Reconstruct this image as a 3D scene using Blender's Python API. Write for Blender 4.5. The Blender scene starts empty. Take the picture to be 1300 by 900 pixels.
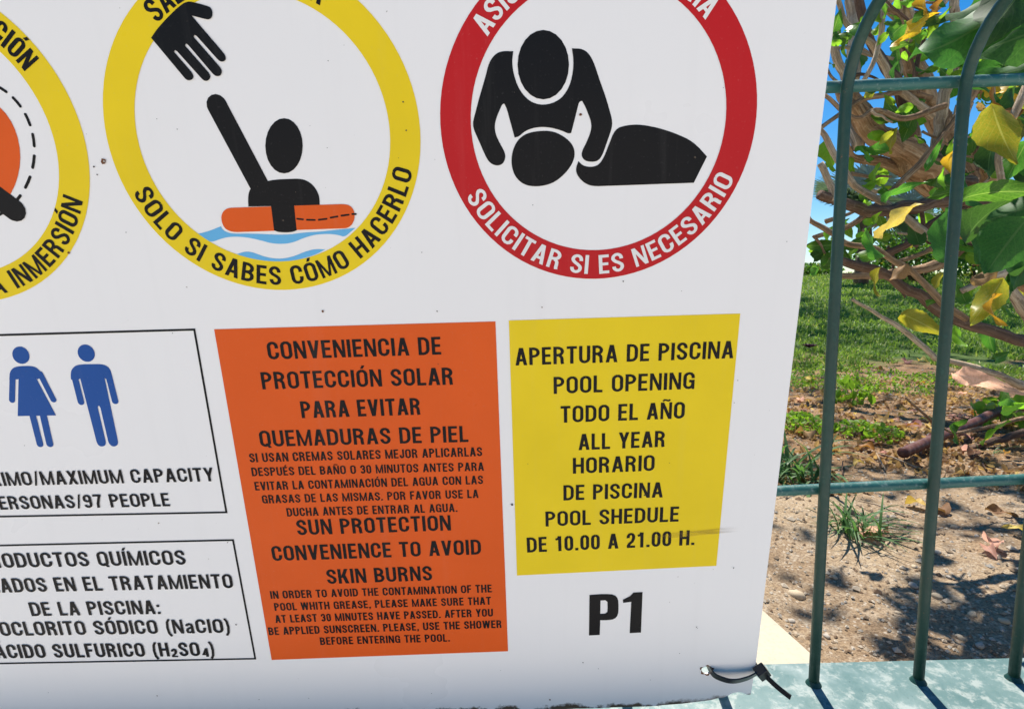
import bpy, bmesh, math, random
import numpy as np
from mathutils import Vector, Matrix, noise
from mathutils.geometry import tessellate_polygon
sc = bpy.context.scene
COL = sc.collection
rnd = random.Random(11)
R = math.radians
H = 1.35                      # camera height above the pool deck

# ---------------------------------------------------------------- camera
cam = bpy.data.objects.new('camera', bpy.data.cameras.new('camera'))
COL.objects.link(cam)
cam.location = (0, 0, H)
cam.rotation_euler = (R(90 - 7.0), 0, 0)
cam.data.sensor_width = 36
cam.data.lens = 36 * 700 / 1300
cam.data.clip_start = 0.02
cam.data.clip_end = 2000
sc.camera = cam

# ---------------------------------------------------------------- light
SUN_EL = 64
w = bpy.data.worlds.new('World'); sc.world = w; w.use_nodes = True
nt = w.node_tree
sky = nt.nodes.new('ShaderNodeTexSky'); sky.sky_type = 'NISHITA'; sky.sun_disc = False
sky.sun_elevation = R(SUN_EL); sky.sun_rotation = R(4)
sky.altitude = 0; sky.air_density = 1.0; sky.dust_density = 0.0; sky.ozone_density = 3.5
hs = nt.nodes.new('ShaderNodeHueSaturation'); hs.inputs['Saturation'].default_value = 1.4
nt.links.new(sky.outputs[0], hs.inputs['Color'])
nt.links.new(hs.outputs[0], nt.nodes['Background'].inputs[0])
nt.nodes['Background'].inputs[1].default_value = 0.08
sun = bpy.data.objects.new('sun', bpy.data.lights.new('sun', 'SUN')); COL.objects.link(sun)
sun.data.energy = 5.0; sun.data.angle = R(0.5); sun.data.color = (1, .955, .88)
sdir = Vector((math.sin(R(4)) * math.cos(R(SUN_EL)), math.cos(R(4)) * math.cos(R(SUN_EL)), math.sin(R(SUN_EL))))
sun.rotation_euler = (-sdir).to_track_quat('-Z', 'Y').to_euler()
vs = sc.view_settings
vs.view_transform = 'Standard'; vs.look = 'None'; vs.gamma = 1; vs.use_curve_mapping = False
vs.exposure = 0.8
sc.cycles.max_bounces = 8; sc.cycles.transparent_max_bounces = 8

# ---------------------------------------------------------------- measured data
SIGN_M = [[-0.00382,0.44654,0.06993],[0.99968,0.00467,0.0248],[-0.02378,-0.15487,0.98765]]
RING_A = (-0.44062,0.047,0.11985)
RING_B = (-0.18438,0.05062,0.11938)
RING_C = (0.07092,0.05428,0.12032)
PIC = {'hand':[(-0.25623,0.11762),(-0.2508,0.12326),(-0.24232,0.13005),(-0.23405,0.13615),(-0.22614,0.1406),(-0.21933,0.13921),(-0.21124,0.13692),(-0.20934,0.13562),(-0.20889,0.13248),(-0.20994,0.12973),(-0.21245,0.12839),(-0.21479,0.12882),(-0.22431,0.1313),(-0.20504,0.10616),(-0.20403,0.10352),(-0.20512,0.10132),(-0.20768,0.10072),(-0.20984,0.10169),(-0.22312,0.11818),(-0.22443,0.11885),(-0.22538,0.11759),(-0.20885,0.0964),(-0.20856,0.09375),(-0.21042,0.0914),(-0.21337,0.0912),(-0.21533,0.09257),(-0.23057,0.11281),(-0.23191,0.11336),(-0.2326,0.11195),(-0.21812,0.0933),(-0.21752,0.09089),(-0.21937,0.08867),(-0.22196,0.08806),(-0.22394,0.08931),(-0.23929,0.1086),(-0.24058,0.1094),(-0.2414,0.10812),(-0.23069,0.09397),(-0.23001,0.0913),(-0.23154,0.08934),(-0.23428,0.08874),(-0.2363,0.08971)],
 'swim_body':[(-0.20416,-0.00226),(-0.20343,0.00445),(-0.20197,0.00887),(-0.19998,0.01177),(-0.18577,0.01746),(-0.1615,0.01777),(-0.15556,0.01617),(-0.15069,0.01208),(-0.14786,0.0061),(-0.14747,0.00163),(-0.14795,-0.0024)],
 'float':[(-0.22717,-0.01077),(-0.22532,-0.00627),(-0.22209,-0.00364),(-0.21853,-0.00282),(-0.12834,-0.00212),(-0.12382,-0.00343),(-0.12138,-0.00695),(-0.12109,-0.0118),(-0.12281,-0.01633),(-0.12547,-0.01932),(-0.12877,-0.02078),(-0.21848,-0.02167),(-0.2237,-0.02001),(-0.22632,-0.01688)],
 'float_arm':[(-0.18614,-0.00119),(-0.16796,-0.00103),(-0.16845,-0.02135),(-0.17143,-0.02251),(-0.17778,-0.02297),(-0.18397,-0.0222),(-0.18646,-0.02091)],
 'wave1':[(-0.24848,-0.02248),(-0.23869,-0.02041),(-0.22835,-0.01683),(-0.22688,-0.02024),(-0.22251,-0.02234),(-0.21711,-0.02294),(-0.20455,-0.02309),(-0.17806,-0.02497),(-0.16208,-0.0232),(-0.15104,-0.023),(-0.12168,-0.02064),(-0.13108,-0.02766),(-0.13561,-0.02585),(-0.14337,-0.02473),(-0.15444,-0.02508),(-0.16422,-0.02762),(-0.17253,-0.03084),(-0.18058,-0.03188),(-0.18997,-0.03119),(-0.19903,-0.02832),(-0.20968,-0.02574),(-0.22059,-0.02501),(-0.22864,-0.02605),(-0.23951,-0.02966)],
 'wave2':[(-0.21922,-0.03907),(-0.21303,-0.03703),(-0.20675,-0.03749),(-0.19931,-0.04082),(-0.19167,-0.04306),(-0.18219,-0.04361),(-0.17235,-0.04148),(-0.16398,-0.03823),(-0.15581,-0.03639),(-0.14764,-0.03706),(-0.15638,-0.04109),(-0.16954,-0.0444),(-0.18415,-0.04625),(-0.19678,-0.0453),(-0.20756,-0.04282)],
 'rescuer':[(0.00724,0.10312),(-0.00107,0.10348),(-0.00636,0.1015),(-0.01101,0.096),(-0.01367,0.08722),(-0.01917,0.07207),(-0.02486,0.05476),(-0.02406,0.05009),(-0.01482,0.02847),(-0.01148,0.02493),(-0.00684,0.02347),(-0.00251,0.02491),(-0.00035,0.02967),(-0.00106,0.03351),(-0.00718,0.04502),(-0.00837,0.05159),(-0.00677,0.05805),(-0.00212,0.06714),(-0.00051,0.06801),(0.00138,0.06431),(0.00688,0.04375),(0.00991,0.04425),(0.01501,0.04826),(0.02207,0.05053),(0.03109,0.05088),(0.04111,0.0486),(0.04815,0.04563),(0.05016,0.04595),(0.05213,0.05301),(0.05599,0.06765),(0.05816,0.06852),(0.06059,0.06481),(0.06512,0.05457),(0.06581,0.04897),(0.0633,0.04151),(0.05836,0.03213),(0.0586,0.0283),(0.06149,0.02535),(0.06762,0.02463),(0.07168,0.02569),(0.07464,0.02984),(0.08127,0.04861),(0.08153,0.0542),(0.07678,0.06901),(0.07158,0.08176),(0.06644,0.09518),(0.06246,0.10104),(0.05758,0.10376),(0.05042,0.10409),(0.05183,0.0955),(0.05092,0.08579),(0.04802,0.0769),(0.04112,0.0689),(0.02921,0.0657),(0.01834,0.06886),(0.01059,0.07773),(0.00691,0.08854),(0.00612,0.0965)],
 'rescuer_head':[(0.04834,0.09329),(0.04771,0.08725),(0.04581,0.08162),(0.04276,0.07677),(0.03875,0.07307),(0.03407,0.07078),(0.02904,0.07008),(0.02403,0.07101),(0.01939,0.07351),(0.01545,0.07738),(0.01248,0.08236),(0.01068,0.08807),(0.01015,0.09413),(0.01093,0.10011),(0.01293,0.10561),(0.01602,0.11027),(0.01998,0.11379),(0.02455,0.11595),(0.02943,0.11661),(0.03429,0.11574),(0.03882,0.11338),(0.04273,0.10969),(0.04575,0.10489),(0.04766,0.0993)],
 'lying_head':[(0.02806,0.04833),(0.03709,0.04738),(0.04514,0.04344),(0.05122,0.03801),(0.05349,0.03129),(0.05131,0.02365),(0.0452,0.01603),(0.03595,0.0094),(0.02358,0.00713),(0.0133,0.00895),(0.00664,0.01499),(0.00378,0.0238),(0.00462,0.03338),(0.00885,0.04182),(0.01599,0.04674)],
 'lying_body':[(0.0837,0.04819),(0.09226,0.0506),(0.10227,0.05094),(0.11542,0.04858),(0.12974,0.04413),(0.14427,0.03776),(0.15561,0.02662),(0.1467,0.00738),(0.06689,0.0065),(0.05963,0.00982),(0.05464,0.01581),(0.05398,0.02069),(0.05598,0.02547),(0.05949,0.02211),(0.06564,0.02081),(0.07174,0.02221),(0.0757,0.0279)],
 'swim_head':[(-0.1557,0.04155),(-0.15684,0.03642),(-0.1589,0.03163),(-0.16173,0.02752),(-0.16515,0.02438),(-0.16891,0.02243),(-0.17275,0.02183),(-0.1764,0.02261),(-0.1796,0.02471),(-0.18214,0.02799),(-0.18383,0.03221),(-0.18456,0.03706),(-0.1843,0.04221),(-0.18307,0.0473),(-0.18096,0.05199),(-0.17812,0.05598),(-0.17475,0.05899),(-0.17107,0.06085),(-0.16732,0.06142),(-0.16376,0.06068),(-0.16061,0.05867),(-0.15808,0.05552),(-0.15635,0.05143),(-0.15553,0.04667)],
 'w_head':[(-0.41051,-0.12454),(-0.41259,-0.12572),(-0.41485,-0.12619),(-0.41706,-0.12591),(-0.41902,-0.1249),(-0.42052,-0.12327),(-0.42142,-0.12117),(-0.42163,-0.11883),(-0.42113,-0.11646),(-0.41998,-0.1143),(-0.41829,-0.11256),(-0.41622,-0.1114),(-0.41398,-0.11094),(-0.41178,-0.11121),(-0.40984,-0.11221),(-0.40834,-0.11382),(-0.40743,-0.11589),(-0.4072,-0.11823),(-0.40767,-0.1206),(-0.40881,-0.12278)],
 'm_head':[(-0.35502,-0.12419),(-0.35706,-0.12536),(-0.35931,-0.12583),(-0.36154,-0.12555),(-0.36353,-0.12454),(-0.36508,-0.12291),(-0.36605,-0.12082),(-0.36633,-0.11847),(-0.36591,-0.11611),(-0.36483,-0.11395),(-0.3632,-0.1122),(-0.36117,-0.11105),(-0.35894,-0.11058),(-0.35673,-0.11086),(-0.35475,-0.11185),(-0.3532,-0.11346),(-0.35222,-0.11554),(-0.35192,-0.11788),(-0.35232,-0.12025),(-0.35339,-0.12242)],
 'w_top':[(-0.42884,-0.13616),(-0.42721,-0.13233),(-0.42364,-0.12917),(-0.41852,-0.12809),(-0.4079,-0.12817),(-0.4039,-0.1299),(-0.40115,-0.13424),(-0.40006,-0.13836),(-0.40595,-0.14005),(-0.40732,-0.13858),(-0.42153,-0.13861),(-0.42225,-0.13982),(-0.42399,-0.13978),(-0.42998,-0.13962)],
 'w_dress':[(-0.4214,-0.13738),(-0.40711,-0.13776),(-0.39855,-0.17354),(-0.43183,-0.17328)],
 'm_top':[(-0.3774,-0.13958),(-0.37616,-0.1345),(-0.37427,-0.13149),(-0.37027,-0.12855),(-0.36489,-0.12788),(-0.34888,-0.1281),(-0.34439,-0.12964),(-0.34193,-0.13336),(-0.34202,-0.1399),(-0.34781,-0.14139),(-0.34899,-0.13972),(-0.3698,-0.1404),(-0.37126,-0.14159),(-0.37746,-0.14143)],
 'm_legs':[(-0.36951,-0.13835),(-0.34862,-0.13891),(-0.35009,-0.19978),(-0.35121,-0.20305),(-0.35416,-0.20451),(-0.35702,-0.20377),(-0.35875,-0.20064),(-0.35838,-0.16719),(-0.35912,-0.16527),(-0.36059,-0.1665),(-0.36095,-0.20058),(-0.36235,-0.20318),(-0.3652,-0.20421),(-0.36766,-0.20347),(-0.36907,-0.20079)],
 'P':[(0.07043,-0.37387),(0.08577,-0.37313),(0.09476,-0.37432),(0.09848,-0.379),(0.09928,-0.38884),(0.09904,-0.39813),(0.09554,-0.40301),(0.08907,-0.40406),(0.08153,-0.40383),(0.08136,-0.42151),(0.07061,-0.42181)],
 'P_hole':[(0.08132,-0.38061),(0.08594,-0.38045),(0.08804,-0.38235),(0.08844,-0.38851),(0.08831,-0.39407),(0.08629,-0.39618),(0.08138,-0.39633)],
 'one':[(0.10315,-0.38037),(0.1102,-0.37631),(0.11313,-0.37245),(0.12207,-0.37212),(0.12247,-0.41995),(0.11121,-0.42023),(0.11146,-0.38307),(0.10352,-0.38405)]}
ST = {'raised_arm':[([(-0.21642,0.0716),(-0.19153,0.00965)],0.01534)],
 'w_limbs':[([(-0.42598,-0.13563),(-0.43276,-0.15843)],0.00501),([(-0.40242,-0.13543),(-0.39707,-0.15898)],0.00502)],
 'w_legs':[([(-0.41861,-0.17129),(-0.41935,-0.20028)],0.00571),([(-0.40935,-0.17154),(-0.41068,-0.2003)],0.00611)],
 'm_limbs':[([(-0.37386,-0.13701),(-0.37389,-0.1617)],0.0056),([(-0.34467,-0.13778),(-0.34429,-0.16166)],0.00561)],
 'rope':[([(-0.16698,-0.01252),(-0.16236,-0.01309)],0.0014),([(-0.15928,-0.01347),(-0.15306,-0.01377)],0.0014),([(-0.14992,-0.01369),(-0.14359,-0.01308)],0.0014),([(-0.14037,-0.01225),(-0.13481,-0.01147)],0.0014),([(-0.13163,-0.01094),(-0.12579,-0.01032)],0.0014),([(-0.12293,-0.00994),(-0.12013,-0.01001)],0.00141)],
 'diver_limb':[([(-0.42596,0.03498),(-0.38774,-0.00057)],0.01744)],
 'dashes':[([(-0.44454,0.06698),(-0.44152,0.0705),(-0.43829,0.07382)],0.00212),([(-0.43246,0.07892),(-0.42879,0.08162),(-0.425,0.08406)],0.00211),([(-0.41841,0.08754),(-0.41442,0.08921),(-0.4104,0.09057)],0.00209),([(-0.40364,0.09215),(-0.39967,0.09266),(-0.39576,0.09284)],0.00208),([(-0.38938,0.09241),(-0.38576,0.09171),(-0.38228,0.0907)],0.00208),([(-0.37684,0.08828),(-0.37387,0.08644),(-0.37113,0.08431)],0.00209),([(-0.36708,0.0801),(-0.36504,0.07725),(-0.36328,0.07417)],0.00211),([(-0.36101,0.06849),(-0.36008,0.06487),(-0.35948,0.06108)],0.00212),([(-0.35923,0.0544),(-0.35954,0.05031),(-0.36018,0.04614)],0.00214),([(-0.36203,0.03905),(-0.36357,0.03485),(-0.36544,0.03068)],0.00216),([(-0.36928,0.02383),(-0.37195,0.01991),(-0.37489,0.01614)],0.00218),([(-0.38041,0.01021),(-0.38398,0.00697),(-0.38774,0.00398)],0.0022),([(-0.39442,-0.00044),(-0.39855,-0.00266),(-0.40277,-0.00455)],0.00222),([(-0.45032,0.00252),(-0.45262,0.00537),(-0.45461,0.00848)],0.00221),([(-0.4572,0.01424),(-0.45828,0.01792),(-0.45901,0.02176)],0.00219),([(-0.45944,0.02852),(-0.45923,0.03265),(-0.45867,0.03684)],0.00217)],
 'disc':[(-0.37298,0.03832),(-0.37531,0.03138),(-0.37852,0.02456),(-0.38255,0.01805),(-0.38731,0.01202),(-0.39267,0.00663),(-0.39851,0.00203),(-0.40468,-0.00166),(-0.41101,-0.00433),(-0.41734,-0.00591),(-0.4235,-0.00634),(-0.42931,-0.00562),(-0.43463,-0.00376),(-0.43932,-0.00083),(-0.44326,0.0031),(-0.44634,0.00791),(-0.4485,0.01347),(-0.44969,0.01964),(-0.44989,0.02624),(-0.4491,0.0331),(-0.44737,0.04005),(-0.44474,0.04692),(-0.44129,0.05354),(-0.43711,0.05976),(-0.43231,0.06543),(-0.42702,0.07043),(-0.42135,0.07464),(-0.41544,0.07799),(-0.40943,0.08039),(-0.40345,0.0818),(-0.39765,0.08219),(-0.39214,0.08154),(-0.38705,0.07989),(-0.38251,0.07724),(-0.37861,0.07368),(-0.37546,0.06926),(-0.37312,0.06408),(-0.37168,0.05826),(-0.37116,0.05193),(-0.37159,0.04523)]}
QUADS = {'orange':[(-0.24801,-0.10034),(-0.01241,-0.09964),(-0.01057,-0.43853),(-0.24872,-0.44163)],
 'yellow':[(-0.00118,-0.09912),(0.19271,-0.09816),(0.1918,-0.3444),(0.00029,-0.34952)]}
BOXES = [[(-0.26364,-0.09926),(-0.42709,-0.09979),(-0.47507,-0.27241),(-0.26546,-0.27397)],[(-0.26412,-0.30162),(-0.48304,-0.30108),(-0.52116,-0.43823),(-0.26402,-0.44055)]]
TEXT = [('box1','AFORO MÁX','IMO/MAXIMUM CAPACITY',(-0.46184,-0.2402),(-0.27142,-0.24085),0.01295),('box1','97 P','ERSONAS/97 PEOPLE',(-0.4717,-0.26421),(-0.3161,-0.26512),0.01289),('box2','PR','ODUCTOS QUÍMICOS',(-0.48526,-0.32602),(-0.31323,-0.32771),0.01506),('box2','MEZCL','ADOS EN EL TRATAMIENTO',(-0.49499,-0.35364),(-0.27278,-0.35515),0.01505),('box2','','DE LA PISCINA:',(-0.47385,-0.38138),(-0.34807,-0.3828),0.01503),('box2','HIP','OCLORITO SÓDICO (NaClO)',(-0.5095,-0.40384),(-0.28392,-0.40708),0.01558),('box2','Á','CIDO SULFURICO (H₂SO₄)',(-0.50969,-0.43098),(-0.30396,-0.43448),0.01582),('orange','','CONVENIENCIA DE',(-0.20615,-0.12779),(-0.05917,-0.12711),0.01484),('orange','','PROTECCIÓN SOLAR',(-0.21522,-0.15432),(-0.05028,-0.15441),0.01482),('orange','','PARA EVITAR',(-0.18478,-0.18188),(-0.08042,-0.18138),0.01492),('orange','','QUEMADURAS DE PIEL',(-0.22485,-0.20819),(-0.03993,-0.20857),0.01477),('orange','','SI USAN CREMAS SOLARES MEJOR APLICARLAS',(-0.23669,-0.22309),(-0.02818,-0.22271),0.00835),('orange','','DESPUÉS DEL BAÑO O 30 MINUTOS ANTES PARA',(-0.2368,-0.23683),(-0.02717,-0.23723),0.00801),('orange','','EVITAR LA CONTAMINACIÓN DEL AGUA CON LAS',(-0.23613,-0.25121),(-0.02839,-0.25056),0.00812),('orange','','GRASAS DE LAS MISMAS. POR FAVOR USE LA',(-0.23151,-0.26471),(-0.03313,-0.26464),0.00809),('orange','','DUCHA ANTES DE ENTRAR AL AGUA.',(-0.21084,-0.27887),(-0.05318,-0.27849),0.00822),('orange','','SUN PROTECTION',(-0.20367,-0.29891),(-0.06022,-0.29798),0.01538),('orange','','CONVENIENCE TO AVOID',(-0.2307,-0.32618),(-0.03309,-0.32479),0.01547),('orange','','SKIN BURNS',(-0.182,-0.35335),(-0.08106,-0.35222),0.01539),('orange','','IN ORDER TO AVOID THE CONTAMINATION OF THE',(-0.2388,-0.36857),(-0.02443,-0.36763),0.00839),('orange','','POOL WHITH GREASE, PLEASE MAKE SURE THAT',(-0.23696,-0.38256),(-0.02576,-0.38174),0.00842),('orange','','AT LEAST 30 MINUTES HAVE PASSED. AFTER YOU',(-0.23811,-0.39675),(-0.02422,-0.39569),0.00854),('orange','','BE APPLIED SUNSCREEN. PLEASE, USE THE SHOWER',(-0.2467,-0.41111),(-0.01608,-0.40956),0.00866),('orange','','BEFORE ENTERING THE POOL.',(-0.19736,-0.42453),(-0.06815,-0.42441),0.00859),('yellow','','APERTURA DE PISCINA',(0.00357,-0.13858),(0.18991,-0.13693),0.01469),('yellow','','POOL OPENING',(0.03625,-0.16527),(0.15833,-0.16389),0.01479),('yellow','','TODO EL AÑO',(0.0423,-0.19242),(0.15151,-0.19121),0.01488),('yellow','','ALL YEAR',(0.05837,-0.21931),(0.13578,-0.21814),0.01488),('yellow','','HORARIO',(0.05342,-0.24251),(0.12733,-0.24159),0.01495),('yellow','','DE PISCINA',(0.04488,-0.26957),(0.13625,-0.26893),0.01483),('yellow','','POOL SHEDULE',(0.02826,-0.29645),(0.15253,-0.29471),0.01501),('yellow','','DE 10.00 A 21.00 H.',(0.01055,-0.3241),(0.169,-0.32044),0.01544)]
ARCS = [('B','SOLO SI SABES CÓMO HACERLO',-157.04,-17.2,0),('B','SALVA UNA VIDA',128.17,60.77,1),('C','SOLICITAR SI ES NECESARIO',-150.29,-25.01,0),('C','ASISTENCIA SANITARIA',141.53,43.78,1),('A','INMERSIÓN',-69.8,-24.04,0),('A','ANTES DE LA',-150,-78.28,0),('A','CIÓN',45.59,32.66,1),('A','PRECAU',126,92,1)]
CORNERS = {'tr':(0.24244,0.13165),
 'br':(0.24012,-0.50491),
 'b2':(0.13147,-0.51378),
 'hole':(0.19156,-0.46872),
 'rust':(-0.30988,0.03399)}
SPOTS = [(-0.30988,0.03399),(-0.07638,0.07063),(-0.07553,0.0507),(0.05727,0.05882),(0.14625,0.02626),(0.0936,-0.06856),(0.02664,-0.08857),(-0.06065,-0.08968),(-0.17805,-0.01347),(-0.15545,-0.08727),(0.20844,-0.34694),(0.06496,-0.45469),(0.03115,-0.50109),(0.17742,-0.4147),(0.11941,-0.26625),(-0.35325,-0.03452),(-0.31804,0.03016),(-0.31694,0.02434),(-0.37187,-0.48262),(-0.27733,-0.39759),(-0.00266,-0.27254)]
SMEAR = [(0.12287,-0.31306),(0.14501,-0.30945),(0.18565,-0.3064),(0.21139,-0.30376)]
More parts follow.
